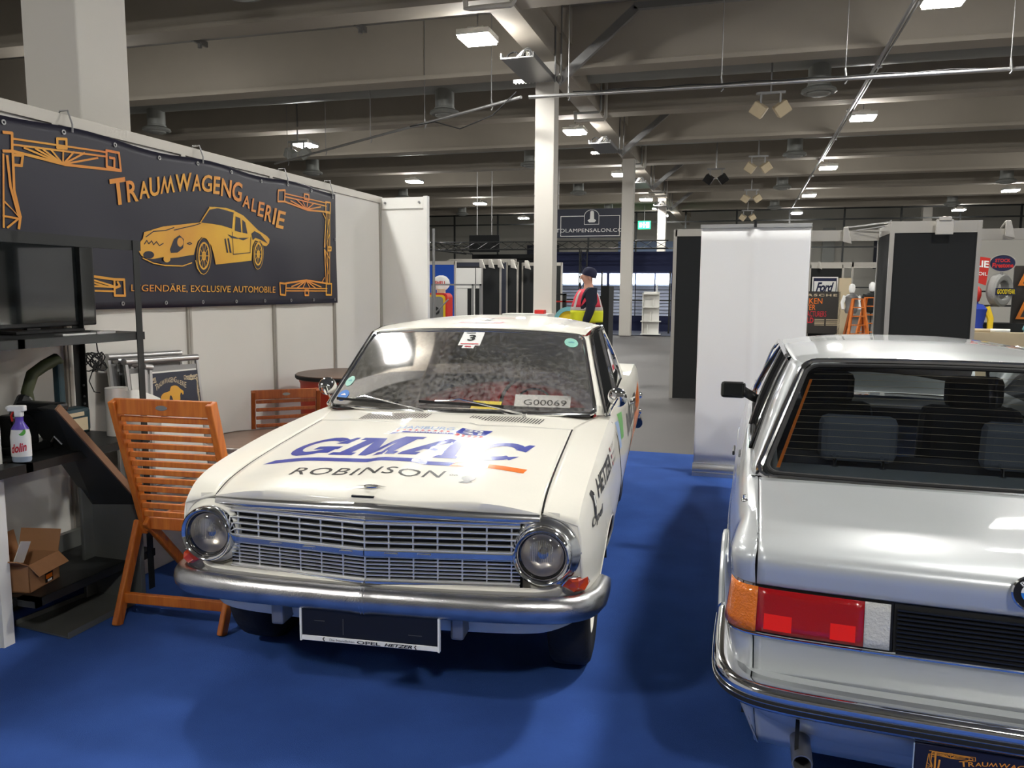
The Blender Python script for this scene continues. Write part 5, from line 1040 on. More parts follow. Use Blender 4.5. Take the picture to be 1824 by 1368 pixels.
# power tool
pt = thing('mitre_saw', 'dark olive and black power saw with an open handle standing on the middle rack shelf', 'power tool', (-3.22, 2.98, .83))
MB().tube([(.0, -.06, .14), (.0, -.075, .28), (.0, -.04, .36), (.0, .03, .395), (.0, .10, .42), (.0, .125, .40)], [.03, .026, .028, .028, .03, .02], 10).build('grip', 'tool_green', pt, smooth=True)
MB().b2((-.02, .09, .10), (.02, .13, .41)).build('handle_post', 'tool_teal', pt, bevel=.01)
mb = MB().b2((-.07, -.20, .0), (.05, .24, .04)).box((0, -.13, .11), (.09, .14, .15)).tube([(0, -.15, .15), (0, -.08, .26)], .035, 10); mb.build('motor_housing', 'black_plastic', pt, bevel=.012)
MB().b2((-.05, .05, .04), (.05, .25, .17)).build('casing', 'tool_teal', pt, bevel=.02); MB().b2((.051, .08, .055), (.054, .22, .12)).b2((.051, .09, .13), (.054, .20, .15)).build('rating_plate', 'beige', pt)
# spray bottle
sb = thing('spray_bottle', 'clear spray bottle with white trigger head, violet collar and pink printed label', 'bottle', (-3.045, 2.70, .832), R(20))
MB().lathe([(0, 0), (.038, .0), (.042, .01), (.042, .11), (.036, .145), (.022, .17), (.015, .185), (.015, .20)], 24, None, 1, .62).build('bottle_body', 'clear_plastic', sb, smooth=True)
MB().lathe([(.0425, .025), (.0428, .11), (.037, .145)], 24, None, 1.01, .64).build('label', 'print_white', sb, smooth=True)
MB().lathe([(.037, .147), (.024, .168), (.017, .18), (.017, .20), (0, .2)], 20, None, 1, .75).build('collar', 'purple_plastic', sb, smooth=True)
MB().lathe([(.0, 0), (.016, 0), (.016, .002), (0, .002)], 18, Matrix.Translation((.018, -.02, .135)) @ Matrix.Rotation(R(70), 4, 'X')).build('green_sticker', 'print_green', sb)
sh = MB().b2((-.016, -.014, .20), (.016, .014, .235)).b2((-.045, -.013, .225), (.03, .013, .252)).b2((-.055, -.008, .232), (-.044, .008, .248)).build('spray_head', 'print_white', sb, bevel=.006)
MB().tube([(-.022, 0, .228), (-.034, 0, .205), (-.030, 0, .18)], .005, 6).build('trigger', 'tin_red', sh)
mb = MB(); put_text(mb, 'dolin', lambda u, v: Vector((.0435*math.sin((u-.45)*1.6), -.0435*.64*math.cos((u-.45)*1.6)-.002, .04+.04*v+.012*u)), .05, .2); mb.build('label_letters', 'print_red', sb, fixn=False)
# carton on the lower shelf
bx = thing('cardboard_box', 'open brown cardboard box with orange and black printing on the lowest rack shelf', 'box', (-3.19, 2.80, .212), R(12))
X0, Y0, H0 = .10, .105, .13
mb = MB().b2((-X0, -Y0, 0), (X0, Y0, .006)).b2((-X0, -Y0, 0), (-X0+.005, Y0, H0)).b2((X0-.005, -Y0, 0), (X0, Y0, H0)).b2((-X0, -Y0, 0), (X0, -Y0+.005, H0)).b2((-X0, Y0-.005, 0), (X0, Y0, H0)); mb.build('carton', 'cardboard', bx)
MB().bar((-X0, 0, H0), (-X0-.02, 0, H0+.10), 2*Y0, .005, (1, 0, 0)).build('flap', 'cardboard', bx); MB().bar((0, Y0, H0), (0, Y0+.03, H0+.10), 2*X0, .005, (0, 1, 0)).build('flap', 'cardboard', bx)
MB().bar((0, -Y0, H0), (0, -Y0-.07, H0+.04), 2*X0, .005).build('flap', 'cardboard', bx); MB().bar((X0, 0, H0), (X0+.05, 0, H0-.05), 2*Y0, .005, (1, 0, 0)).build('flap', 'cardboard', bx)
mb = MB().use('print_black'); mb.b2((X0+.0005, .0, .008), (X0+.0015, .055, .08)).b2((X0+.0005, .025, .08), (X0+.0015, .085, .12)); mb.use('print_orange'); mb.b2((X0+.0016, .005, .025), (X0+.0022, .05, .045)).b2((X0+.0016, .01, .055), (X0+.0022, .05, .068)).b2((X0+.0016, .04, .10), (X0+.0022, .08, .112)); mb.use('print_white').b2((X0+.0016, .015, .01), (X0+.0022, .045, .02)).b2((X0+.0016, .05, .085), (X0+.0022, .08, .097)); mb.build('carton_print', None, bx)
tag(MB().box((0, 0, 0), (.004, .07, .10)).build('packing_slip', 'print_white'), 'white and orange leaflet sticking out of the cardboard box', 'leaflet'); o = bpy.data.objects['packing_slip']; o.location = (-3.15, 2.76, .385); o.rotation_euler = (R(-18), R(12), R(10))
# info totem
ks = thing('information_stand', 'dark metal information stand with slanted board seen from the back beside the rack', 'stand', (0, 0, 0))
mb = MB(); mb.add([(-3.245, 2.785, .012), (-2.9, 2.748, .012), (-2.905, 3.24, .012), (-3.195, 3.225, .012), (-3.245, 2.785, .004), (-2.9, 2.748, .004), (-2.905, 3.24, .004), (-3.195, 3.225, .004)], [(0, 1, 2, 3), (7, 6, 5, 4), (0, 4, 5, 1), (1, 5, 6, 2), (2, 6, 7, 3), (3, 7, 4, 0)])
mb.bar((-2.9, 2.748, .018), (-2.905, 3.24, .018), .006, .03).bar((-3.245, 2.785, .018), (-3.195, 3.225, .018), .006, .03); mb.build('base_plate', 'dark_metal_sheet', ks)
MB().b2((-3.20, 3.215, .01), (-2.90, 3.245, .62)).b2((-3.205, 3.15, .01), (-3.185, 3.245, .62)).build('upright', 'dark_metal_sheet', ks, bevel=.004)
def quadslab(mb, P, n_, t): n_ = Vector(n_); return mb.add([Vector(p) for p in P]+[Vector(p)+n_*t for p in P], [(3, 2, 1, 0), (4, 5, 6, 7), (0, 1, 5, 4), (1, 2, 6, 5), (2, 3, 7, 6), (3, 0, 4, 7)])
quadslab(MB(), [(-3.23, 2.86, 1.05), (-2.955, 2.80, 1.055), (-2.88, 3.27, .44), (-3.20, 3.25, .44)], (0, .8, .6), .03).build('slanted_board', 'board_grey', ks, bevel=.004)
quadslab(MB(), [(-2.955, 2.802, 1.055), (-2.945, 2.802, 1.055), (-2.87, 3.272, .44), (-2.88, 3.272, .44)], (0, .8, .6), .032).build('board_edge', 'mdf_edge', ks)
MB().b2((-3.22, 2.83, 1.03), (-2.97, 2.90, 1.075)).build('top_ledge', 'black_plastic', ks, bevel=.015)
MB().tube([(-3.14, 2.95, .87), (-3.1, 2.93, .90), (-3.08, 2.95, .86)], .005, 6).tube([(-3.08, 3.02, .80), (-3.0, 3.03, .785), (-2.95, 3.05, .775)], .006, 6).build('catch', 'steel', ks, smooth=True)
# poster frames leaning on the wall, paper roll
def frame(loc, lean, w_, h_, lab, sheet):
    t = thing('poster_frame', lab, 'frame', loc, 0, None); 
    RTm = Matrix.Rotation(R(-lean[0]), 4, 'Y') @ Matrix.Rotation(R(lean[1]), 4, 'X')
    def tr(mb): mb.v = [tuple(RTm @ Vector(p)) for p in mb.v]; return mb
    tr(MB().cyl((0, -w_/2, h_), (0, w_/2, h_), .02, 12)).build('clamp_rail', 'aluminium', t, smooth=True)
    tr(MB().b2((-.008, -w_/2, 0), (.008, -w_/2+.02, h_)).b2((-.008, w_/2-.02, 0), (.008, w_/2, h_)).b2((-.008, -w_/2, 0), (.008, w_/2, .02))).build('frame_bars', 'aluminium', t)
    tr(MB().b2((-.004, -w_/2+.02, .02), (.004, w_/2-.02, h_-.04))).build('backing', 'steel', t)
    if sheet: tr(MB().b2((.0045, -w_/2+.03, .03), (.006, w_/2-.03, h_-.07))).build('white_sheet', 'paper_white', t)
    return t, tr
frame((-3.30, 3.86, .42), (7, -2), .60, .79, 'aluminium poster frame leaning on the wall, rearmost of the stack', False)
f1, tr1 = frame((-3.24, 3.93, .42), (7, -2), .62, .76, 'aluminium poster frame showing the small golden car print, front of the stack', True)
quad = lambda y, z: Vector((.0065, .04+y*.155, .545+z*.26))
tr1(MB().add([quad(a, b)+Vector((0, 0, 0)) for a, b in ((-1.6, -.5), (1.65, -.5), (1.65, .52), (-1.6, .52))], [(0, 1, 2, 3)])).build('small_print', 'dark_panel', f1, fixn=False)
mb = MB()
for p in BG: mb.add([quad(a, b)+Vector((.0008, 0, 0)) for a, b in p], [tuple(range(len(p)))])
tr1(mb).build('small_car', 'gold_yellow', f1, fixn=False)
mb = MB()
for ch, q in BL: put_text(mb, ch, lambda u, v, q=q: quad((q[0][0]*(1-u)+q[1][0]*u)*(1-v)+(q[3][0]*(1-u)+q[2][0]*u)*v, (q[0][1]*(1-u)+q[1][1]*u)*(1-v)+(q[3][1]*(1-u)+q[2][1]*u)*v)+Vector((.0008, 0, 0)), .01)
for p in BO: ribbon(mb, p, .02, lambda y, z: quad(y, z)+Vector((.0008, 0, 0)))
ribbon(mb, [(-1.0, -.36), (1.0, -.36)], .05, lambda y, z: quad(y, z)+Vector((.0008, 0, 0)))
tr1(mb).build('small_lettering', 'beige', f1, fixn=False)
for k in range(3): t_, _ = frame((-3.30+.05*k, 3.56+.05*k, .42), (7, -9), .06, .78-.02*k, 'narrow grey frame edge leaning at the left of the poster frames, %s one' % ('left', 'middle', 'right')[k], False)
pr = thing('paper_roll', 'white paper roll standing on the middle rack shelf behind the wooden chair', 'roll', (-3.13, 3.36, .832))
MB().lathe([(.012, .245), (.03, .25), (.055, .25), (.055, 0), (0, 0)], 28).build('rolled_paper', 'paper_white', pr, smooth=True)
MB().grid([[Vector((.055, .0, z)), Vector((.08, .06, z)), Vector((.09, .16, z-.04 if z > .1 else z)), Vector((.07, .24, z-.07 if z > .1 else z))] for z in (.0, .235)]).build('loose_end', 'paper_white', pr, smooth=True, solid=.001)
tag(MB().b2((-3.42, 3.46, .0), (-3.16, 4.28, .42)).build('storage_crate', 'paper_white', bevel=.01), 'low white crate on the floor carrying the poster frames', 'crate')
# folding chairs
def plank(mb, p, q, w_, h_, up=(0, 0, 1)): return mb.bar(p, q, w_, h_, up)
def chair(loc, rz, lab, dark, slats=12):
    c = thing('folding_chair', lab, 'chair', loc, rz, 'slatted wooden folding chairs'); m_ = 'chair_wood_dark' if dark else 'chair_wood'
    W = .248; T0 = Vector((0, -.155, 1.085)); HG = Vector((0, .02, .43)); FT = Vector((0, -.18, .0)); ft2 = Vector((0, .42, .0)); 
    bk = thing('x', None, None); bpy.data.objects.remove(bk)
    for s_ in (-1, 1):
        plank(MB(), T0+Vector((s_*W, 0, 0)), HG+Vector((s_*W, .02, -.03)), .032, .055, (0, -1, 0)).build('back_upright', m_, c, bevel=.005)
        plank(MB(), HG+Vector((s_*(W+.028), .0, .03)), FT+Vector((s_*(W+.026), 0, 0)), .030, .055, (0, -1, 0)).build('rear_leg', m_, c, bevel=.008)
        plank(MB(), HG+Vector((s_*(W-.03), -.03, .04)), ft2+Vector((s_*(W-.03), 0, 0)), .026, .05, (0, -1, 0)).build('front_leg', m_, c, bevel=.008)
        plank(MB(), HG+Vector((s_*(W-.02), -.02, .005)), HG+Vector((s_*(W-.02), .42, .02)), .026, .045).build('seat_rail', m_, c, bevel=.006)
    at = lambda t: T0+(HG-T0)*t
    tb = plank(MB(), at(.045)+Vector((-W, .0, 0)), at(.045)+Vector((W, .0, 0)), .022, .075).build('top_rail', m_, c, bevel=.004)
    MB().lathe([(0, .002), (.028, .002), (.03, 0)], 20, Matrix.Translation(at(.045)+Vector((-.0, -.0125, 0))) @ Matrix.Rotation(R(90), 4, 'X'), 1, .4).build('maker_badge', 'steel', tb)
    for k in range(slats): t = .135+k*.82/slats; plank(MB(), at(t)+Vector((-W+.02, .0, 0)), at(t)+Vector((W-.02, .0, 0)), .018, .028).build('back_slat', m_, c, bevel=.004)
    plank(MB(), at(.965)+Vector((-W+.02, 0, 0)), at(.965)+Vector((W-.02, 0, 0)), .022, .06).build('bottom_rail', m_, c, bevel=.004)
    for k in range(8): y = .05+.052*k; MB().box((0, y, .455), (2*W-.07, .040, .016)).build('seat_slat', m_, c, bevel=.004)
    plank(MB(), FT*.72+HG*.28+Vector((-W-.02, 0, 0)), FT*.72+HG*.28+Vector((W+.02, 0, 0)), .025, .05).build('cross_bar', m_, c, bevel=.005)
    for s_ in (-1, 1): MB().cyl(HG+Vector((s_*(W+.050), .0, 0)), HG+Vector((s_*(W+.040), .0, 0)), .01, 10).build('pivot_bolt', 'steel', c)
    return c
chair((-2.545, 3.14, 0), R(5), 'light wooden folding chair with many back slats, nearest to the camera beside the coupe', False)
chair((-3.03, 4.78, 0), R(38), 'reddish wooden folding chair behind the table, in front of the red drum', True, 8).scale = (.86, .86, .845)
# table, drum, bag
tb = thing('bistro_table', 'round brown topped table with metal rim between the wooden chairs', 'table', (-2.66, 3.96, 0))
MB().lathe([(0, .71), (.32, .71), (.32, .73), (0, .73)], 48).build('tabletop', 'table_wood', tb, smooth=True, angle=30); MB().lathe([(.322, .705), (.328, .705), (.328, .732), (.320, .734)], 48).build('metal_rim', 'aluminium', tb, smooth=True)
MB().cyl((0, 0, .01), (0, 0, .71), .03, 14).lathe([(0, 0), (.2, 0), (.2, .015), (.04, .03)], 30).build('pedestal', 'black_metal', tb, smooth=True)
dm = thing('oil_drum_table', 'red oil drum with a round brown wooden top by the stand wall', 'drum', (-2.93, 5.50, 0))
mb = MB(); mb.lathe([(0, 0), (.35, 0), (.355, .02), (.35, .3), (.36, .31), (.35, .32), (.35, .61), (.36, .62), (.35, .63), (.35, .88), (.358, .90), (.358, .92), (0, .92)], 56); mb.build('drum', 'drum_red', dm, smooth=True)
MB().lathe([(0, .92), (.38, .92), (.385, .932), (.385, .945), (.38, .955), (0, .955)], 56).build('wooden_top', 'table_wood', dm, smooth=True, angle=30); MB().lathe([(.3855, .925), (.388, .93), (.388, .947), (.3855, .95)], 56).build('top_edge', 'black_rubber', dm, smooth=True)
bg = thing('crumpled_bag', 'crumpled grey and red plastic bag lying on the carpet behind the near chair', 'bag', (-2.50, 3.42, 0))
rows = []
for v in lin(0, 1, 10):
    row = []
    for k in range(20):
        a = 2*PI*k/19; r_ = .10*(1-.6*v**2)*(1+.18*math.sin(3*a+5*v)+.1*math.sin(7*a)); row.append(Vector((r_*math.cos(a), .8*r_*math.sin(a), .30*v+.01*math.sin(5*a))))
    rows.append(row)
MB().grid(rows).build('bag_body', 'bag_grey', bg, smooth=True)
MB().grid([[Vector((.03*math.cos(a)*1.0, .03*math.sin(a), z)) for a in lin(0, 2*PI, 12)] for z in (.29, .38)]).build('bag_neck', 'print_red', bg, smooth=True)
# roll-up banner
ru = thing('roll_up_banner', 'blank white roll-up banner seen from behind with its silver base on the carpet edge', 'banner', (.083, 6.99, 0))
rows = []
for z in lin(.10, 2.13, 20):
    t = (z-.1)/2.03; rows.append([Vector((x, .012*math.sin(t*PI)*math.cos(x*3)-.007*math.exp(-((x-.0-.02*(1-t))/.03)**2)*min(1, t*6), z)) for x in lin(-.438, .438, 61)])
MB().grid(rows).build('fabric', 'rollup_white', ru, smooth=True, solid=.0015)
MB().b2((-.445, -.012, 2.13), (.445, .014, 2.165)).build('top_rail', 'aluminium', ru, bevel=.004); MB().box((0, -.02, 2.16), (.022, .03, .05)).build('pole_hook', 'black_plastic', ru)
MB().cyl((0, .04, .08), (0, .03, 2.15), .010, 10).build('pole', 'aluminium', ru)
MB().lathe([(0, -.445), (.05, -.445), (.05, .445), (0, .445)], 24, Matrix.Translation((0, .0, .055)) @ Matrix.Rotation(R(90), 4, 'Y'), 1, 1).b2((-.445, -.055, .0), (.445, .055, .03)).build('base_cassette', 'aluminium', ru, smooth=True, angle=30)
MB().bar((.20, -.04, .006), (.30, -.22, .004), .03, .006).bar((-.30, .04, .006), (-.30, .20, .004), .03, .006).build('swivel_foot', 'aluminium', ru)
# ---------- stands farther down the hall ----------
def panel(name, lab, cat, a, b, m_, frame_=None, fw=.04, group=None):
    t = thing(name, lab, cat, ((a[0]+b[0])/2, (a[1]+b[1])/2, a[2]), 0, group); x0, x1 = (a[0]-b[0])/2, (b[0]-a[0])/2; y0, y1 = (a[1]-b[1])/2, (b[1]-a[1])/2; h_ = b[2]-a[2]
    MB().b2((x0, y0, 0), (x1, y1, h_)).build('board', m_, t)
    if frame_:
        e = .012; mb = MB().b2((x0-fw/2, y0-e, 0), (x0+fw/2, y1+e, h_)).b2((x1-fw/2, y0-e, 0), (x1+fw/2, y1+e, h_)).b2((x0, y0-e, h_-fw*2), (x1, y1+e, h_+.004)); mb.build('frame', frame_, t)
    return t
panel('partition_wall', 'black partition wall with pale frame half hidden behind the roll-up banner', 'partition', (-.98, 12.0, 0), (.88, 12.05, 2.5), 'booth_black', 'profile_metal', .05)
tag(MB().b2((.92, 12.15, 2.32), (1.80, 12.2, 2.47)).build('header_beam', 'profile_metal'), 'pale header beam bridging the black partitions right of the roll-up banner', 'beam').location.z = 0
bx_ = thing('partition_box', 'tall black display partition with white frame standing behind the silver saloon', 'partition', (1.85, 11.4, 0))
MB().b2((0, 0, 0), (1.0, .03, 2.5)).build('front_board', 'booth_black', bx_); MB().b2((-.02, .03, 0), (.0, .95, 2.46)).build('side_board', 'booth_black', bx_)
MB().b2((-.03, -.02, 0), (.02, .04, 2.52)).b2((.98, -.02, 0), (1.03, .04, 2.52)).b2((0, -.015, 2.37), (1.0, .035, 2.52)).b2((-.035, .9, 0), (.01, .96, 2.5)).b2((-.03, .03, 2.37), (.012, .96, 2.5)).build('frame', 'profile_metal', bx_)
MB().b2((2.93-1.85, .8, 2.32), (6-1.85, .85, 2.47)).build('header_rail', 'profile_metal', bx_)
def arm_spot(x, y, z, lab, dx=.0, boxy=False, s=1.0):
    t = thing('arm_spotlight', lab, 'spotlight', (x, y, z), 0, 'white arm spotlights on the stands')
    MB().tube([(.0, .2, -.02), (dx, .0, .06), (dx, -.12, .05)], .012, 6).build('arm', 'column_white', t)
    if boxy: MB().box((dx, -.10, -.07), (.20, .05, .19)).box((dx, -.12, .03), (.14, .06, .05)).build('lamp_head', 'column_white', t, bevel=.01)
    else: MB().add([(dx-.03, -.14, .06), (dx+.03, -.14, .06), (dx+.03, -.10, .07), (dx-.03, -.10, .07), (dx-.07+.04, -.12, -.14), (dx+.09, -.14, -.17), (dx+.09, -.06, -.18), (dx-.05+.04, -.04, -.12)], [(0, 1, 2, 3), (7, 6, 5, 4), (0, 4, 5, 1), (1, 5, 6, 2), (2, 6, 7, 3), (3, 7, 4, 0)]).build('lamp_head', 'column_white', t, bevel=.008)
    return t
arm_spot(1.35, 12.15, 2.44, 'white arm spotlight on the header beam between the roll-up banner and the black partition')
arm_spot(2.42, 11.35, 2.50, 'boxy white spotlight clipped to the top of the tall black partition', 0, True)
arm_spot(3.36, 12.2, 2.5, 'white arm spotlight on the header rail above the round tyre sign')
arm_spot(2.40, 28.2, 2.52, 'small white arm spotlight above the blue lettered sign panel', .0, False)
t = thing('support_arm', 'thin silver support arm lying from the header beam to the tall black partition', 'arm', (0, 0, 0)); MB().tube([(1.35, 12.1, 2.50), (1.9, 11.9, 2.55)], .012, 6).tube([(1.5, 12.08, 2.46), (1.85, 11.85, 2.50), (1.9, 11.9, 2.58)], .010, 6).build('rod', 'aluminium', t)
# oval-script sign panel and poster
fp = panel('sign_panel', 'black partition panel carrying a blue and white lettered sign behind the poster', 'partition', (2.14, 28.3, 0), (3.16, 28.36, 2.5), 'booth_black', 'profile_metal', .06)
fs_ = thing('enamel_sign', 'blue and white sign with dark script lettering on the black panel', 'sign', (2.62, 28.25, 1.40))
MB().b2((-.40, 0, 0), (.40, .03, .70)).build('sign_plate', 'print_white', fs_); MB().b2((-.36, -.005, .56), (.36, .0, .66)).b2((-.36, -.005, .02), (.36, 0, .12)).b2((-.36, -.005, .02), (-.34, 0, .66)).b2((.34, -.005, .02), (.36, 0, .66)).build('sign_bands', 'canopy_navy', fs_)
mb = MB(); put_text(mb, 'Ford', lambda u, v: Vector((-.28+.56*u, -.008, .20+.32*v)), .03, .35, .9); put_text(mb, 'OFFICIAL', lambda u, v: Vector((-.26+.52*u, -.008, .05+.05*v)), 0); mb.build('sign_letters', 'canopy_navy', fs_, fixn=False)
po = thing('motorsport_poster', 'large dark poster with orange and red block lettering in front of the sign panel', 'poster', (2.35, 27.6, 0))
MB().b2((-.75, 0, .25), (.72, .03, 1.62)).build('poster_board', 'poster_dark', po)
mb = MB().use('beige'); put_text(mb, 'PORSCHE', lambda u, v: Vector((-.70+1.30*u, -.006, 1.46+.08*v)), .03, 0, 1.3)
for i, (s_, m_, w_) in enumerate((('MARKEN', 'print_orange', .86), ('MEISTER', 'print_orange', .66), ('MANUFACTURERS', 'print_red', 1.0), ('WORLD', 'print_red', .62), ('CHAMP', 'print_red', .4))):
    mb.use(m_); z = 1.22-.21*i; put_text(mb, s_, lambda u, v: Vector((-.70+w_*u, -.006, z+.18*v)), .06)
mb.use('beige')
for k in range(5): mb.b2((-.05, -.007, .52+.045*k), (.25, -.004, .54+.045*k)).b2((.30, -.007, .52+.045*k), (.66, -.004, .54+.045*k))
mb.build('poster_letters', None, po, fixn=False)
# step ladders
def ladder(x, y, rz, lab, h=1.45):
    t = thing('step_ladder', lab, 'ladder', (x, y, 0), rz, 'light brown wooden step ladders')
    for s_ in (-1, 1):
        MB().bar((s_*.30, -.3, 0), (s_*.12, 0, h), .06, .09).build('front_rail', 'chair_wood', t); MB().bar((s_*.30, .4, 0), (s_*.12, .04, h), .05, .07).build('rear_rail', 'chair_wood_dark', t)
    for k in range(5): f = (k+1)/6; MB().bar((-.30+.18*f, -.3+.3*f, h*f), (.30-.18*f, -.3+.3*f, h*f), .10, .03).build('step', 'chair_wood', t)
    MB().box((0, .02, h), (.30, .14, .03)).build('top_cap', 'chair_wood', t); return t
ladder(3.05, 23.5, R(5), 'light brown wooden step ladder nearer to the dark poster', 1.42); ladder(3.52, 24.6, R(-25), 'light brown wooden step ladder nearer to the tall black partition', 1.45)
def torso(name, lab, cat, x, y, z, m1, m2, h=.8, head=None, group=None):
    t = thing(name, lab, cat, (x, y, 0), 0, group); MB().cyl((0, 0, 0), (0, 0, z), .02, 8).lathe([(0, 0), (.16, 0), (.02, .03)], 16).build('stand', 'black_metal', t)
    MB().lathe([(.0, z-.02), (.14, z), (.17, z+.08), (.14, z+.2), (.18, z+.42), (.20, z+.5), (.12, z+.58), (.05, z+.6), (.05, z+.64)], 18, None, 1.1, .7).build('torso', m1, t, smooth=True)
    for s_ in (-1, 1): MB().tube([(s_*.18, 0, z+.53), (s_*.26, -.02, z+.33), (s_*.24, -.10, z+.12)], [.07, .055, .045], 8).build('sleeve', m2, t, smooth=True)
    if head: MB().lathe([(.0, z+.60), (.07, z+.64), (.095, z+.74), (.09, z+.84), (.05, z+.9), (0, z+.91)], 16).build('head', head, t, smooth=True)
    return t
torso('mannequin', 'mannequin in dark racing jacket with a white helmet beside the far ladder', 'mannequin', 3.75, 26, 1.0, 'matt_black', 'matt_black', .8, 'print_white')
torso('mannequin', 'mannequin in patterned black and white shirt behind the ladders', 'mannequin', 3.25, 26.5, .95, 'steel', 'print_white', .8, 'print_white')
torso('clothing_stand', 'stand hung with a long bright blue cloth beside the tall partition', 'clothes', 4.1, 25.6, .75, 'cloth_blue', 'cloth_blue', .9)
torso('mannequin', 'seated mannequin in yellow shirt and blue overalls with a red cap', 'mannequin', 4.02, 16.0, .82, 'denim_blue', 'sweater_yellow', .8, 'tin_red')
panel('display_plinth', 'beige display plinth behind the step ladders', 'plinth', (3.0, 27.6, 0), (3.35, 28, 2.05), 'beige'); panel('display_plinth', 'low grey plinth between ladders and tall partition', 'plinth', (3.95, 24.9, 0), (4.35, 25.2, .85), 'steel')
for i, (x0, x1, y, z0, z1) in enumerate(((3.2, 8.5, 32.0, 2.5, 2.62), (3.2, 8.5, 32.0, 1.75, 1.80), (2.2, 5.0, 29.5, 2.46, 2.62))):
    t = thing('cross_rail', ['pale upper cross rail of the stand beyond the ladders', 'dark lower cross rail of the stand beyond the ladders', 'pale header rail over the blue sign panel'][i], 'rail', (0, y, 0)); MB().b2((x0, 0, z0), (x1, .06, z1)).build('rail', 'profile_metal' if i != 1 else 'black_metal', t)
    for x in (x0, (x0+x1)/2, x1): MB().b2((x-.03, .0, 0), (x+.03, .06, z1)).build('post', 'profile_metal', t)
# right-hand garage stand
t = thing('display_shelf', 'dark display shelf frame holding the enamel signs at the right', 'shelf', (4.15, 17.0, 0)); MB().b2((-.22, 0, 0), (-.17, .05, 2.25)).b2((.0, 0, 0), (.14, .06, 2.3)).b2((-.22, 0, 2.22), (.14, .06, 2.3)).build('uprights', 'booth_black', t)
for z in (.9, 1.35, 1.62): MB().b2((-.2, -.1, z), (.9, .3, z+.03)).build('shelf_board', 'booth_black', t)
def sign(name, lab, loc, build): t = thing(name, lab, 'sign', loc); build(t); return t
def b1b(t):
    MB().add([(-.30, 0, -.1), (.16, 0, -.26), (.20, 0, .22), (-.3, 0, .30), (-.30, .02, -.1), (.16, .02, -.26), (.20, .02, .22), (-.3, .02, .30)], [(0, 1, 2, 3), (7, 6, 5, 4), (0, 4, 5, 1), (1, 5, 6, 2), (2, 6, 7, 3), (3, 7, 4, 0)]).build('sign_plate', 'tin_red', t)
    mb = MB(); put_text(mb, 'ALIE', lambda u, v: Vector((-.14+.32*u, -.004, .08+.12*v-.03*u)), .03); put_text(mb, 'OR OIL', lambda u, v: Vector((-.14+.31*u, -.004, -.07+.06*v-.02*u)), .02); mb.build('sign_letters', 'print_white', t, fixn=False)
sign('oil_sign', 'red enamel oil sign with white letters at the edge of the tall black partition', (4.0, 15.95, 2.0), b1b)
def b2_(t):
    MB().lathe([(0, -.02), (.205, -.02), (.205, .0), (0, .0)], 40, Matrix.Rotation(R(90), 4, 'X'), 1, .72).build('sign_plate', 'canopy_navy', t); MB().tube([(.205*math.cos(a), -.0, .148*math.sin(a)) for a in lin(0, 2*PI, 40)[:-1]], .008, 6, closed=True).build('sign_rim', 'profile_metal', t)
    mb = MB(); put_text(mb, 'STOCK', lambda u, v: Vector((-.12+.24*u, -.005, .02+.06*v)), .05); put_text(mb, 'Firestone', lambda u, v: Vector((-.16+.33*u, -.005, -.075+.08*v)), .04); mb.build('sign_letters', 'shell_red', t, fixn=False); MB().cyl((0, .01, -.15), (0, .01, -.25), .02, 8).build('bracket', 'steel', t)
sign('tyre_sign', 'oval dark blue sign with red lettering above the display tyre', (4.41, 16.0, 2.13), b2_)
ty_ = thing('tyre_display', 'big grey display tyre standing on the shelf with a blue band', 'tyre', (4.42, 16.1, 1.36)); ty_.rotation_euler = (0, 0, R(35))
Tt = Matrix.Translation((0, 0, .30)) @ Matrix.Rotation(R(90), 4, 'X'); MB().lathe([(.17, -.08), (.20, -.10), (.26, -.10), (.295, -.07), (.30, 0), (.295, .07), (.26, .10), (.20, .10), (.17, .08), (.17, -.08)], 40, Tt, .8, 1).build('tyre', 'tyre_grey', ty_, smooth=True)
yb = MB().box((-.02, -.14, .27), (.46, .02, .13)).build('name_band', 'canopy_navy', ty_); mb = MB(); put_text(mb, 'GOODYEAR', lambda u, v: Vector((-.235+.43*u, -.152, .23+.085*v)), .06); mb.build('band_letters', 'print_yellow', yb, fixn=False)
panel('sales_counter', 'low black counter with rolled maps beneath the display tyre', 'counter', (4.2, 16.2, 0), (5.8, 16.8, 1.06), 'booth_black'); 
for i, (z, s_) in enumerate(((1.02, 1), (1.62, 1))):
    t = thing('warning_triangle', 'orange triangular sign on the dark board at the right edge, %s' % ('lower one', 'upper one')[i], 'sign', (4.90, 16.3, z+.12)); MB().add([(-.13, 0, 0), (.13, 0, 0), (.0, 0, .36), (-.13, .02, 0), (.13, .02, 0), (.0, .02, .36)], [(0, 1, 2), (5, 4, 3), (0, 3, 4, 1), (1, 4, 5, 2), (2, 5, 3, 0)]).build('triangle', 'orange_strip', t); MB().add([(-.06, -.003, .04), (.06, -.003, .04), (.0, -.003, .20)], [(0, 1, 2)]).build('triangle_centre', 'poster_dark', t, fixn=False)
panel('dark_board', 'dark board carrying the orange triangular signs at the right edge', 'board', (4.72, 16.40, 0), (5.4, 16.44, 2.1), 'poster_dark')
t = thing('fuel_can', 'pale blue cloth-covered bundle with lettering lying on the counter at the right edge', 'bundle', (4.95, 15.7, 1.06))
MB().lathe([(0, -.16), (.16, -.12), (.24, 0), (.20, .12), (.1, .18), (0, .19)], 20, Matrix.Translation((0, 0, -.08)), 1, .7).build('cloth', 'teal_paint', t, smooth=True); mb = MB(); put_text(mb, 'SHELL', lambda u, v: Vector((-.15+.26*u, -.175, -.06+.06*v)), .03); mb.build('cloth_letters', 'canopy_navy', t, fixn=False)
panel('display_table', 'pale display table with small goods at the right behind the saloon roof', 'table', (3.75, 15.3, 0), (5.4, 15.65, .93), 'beige')
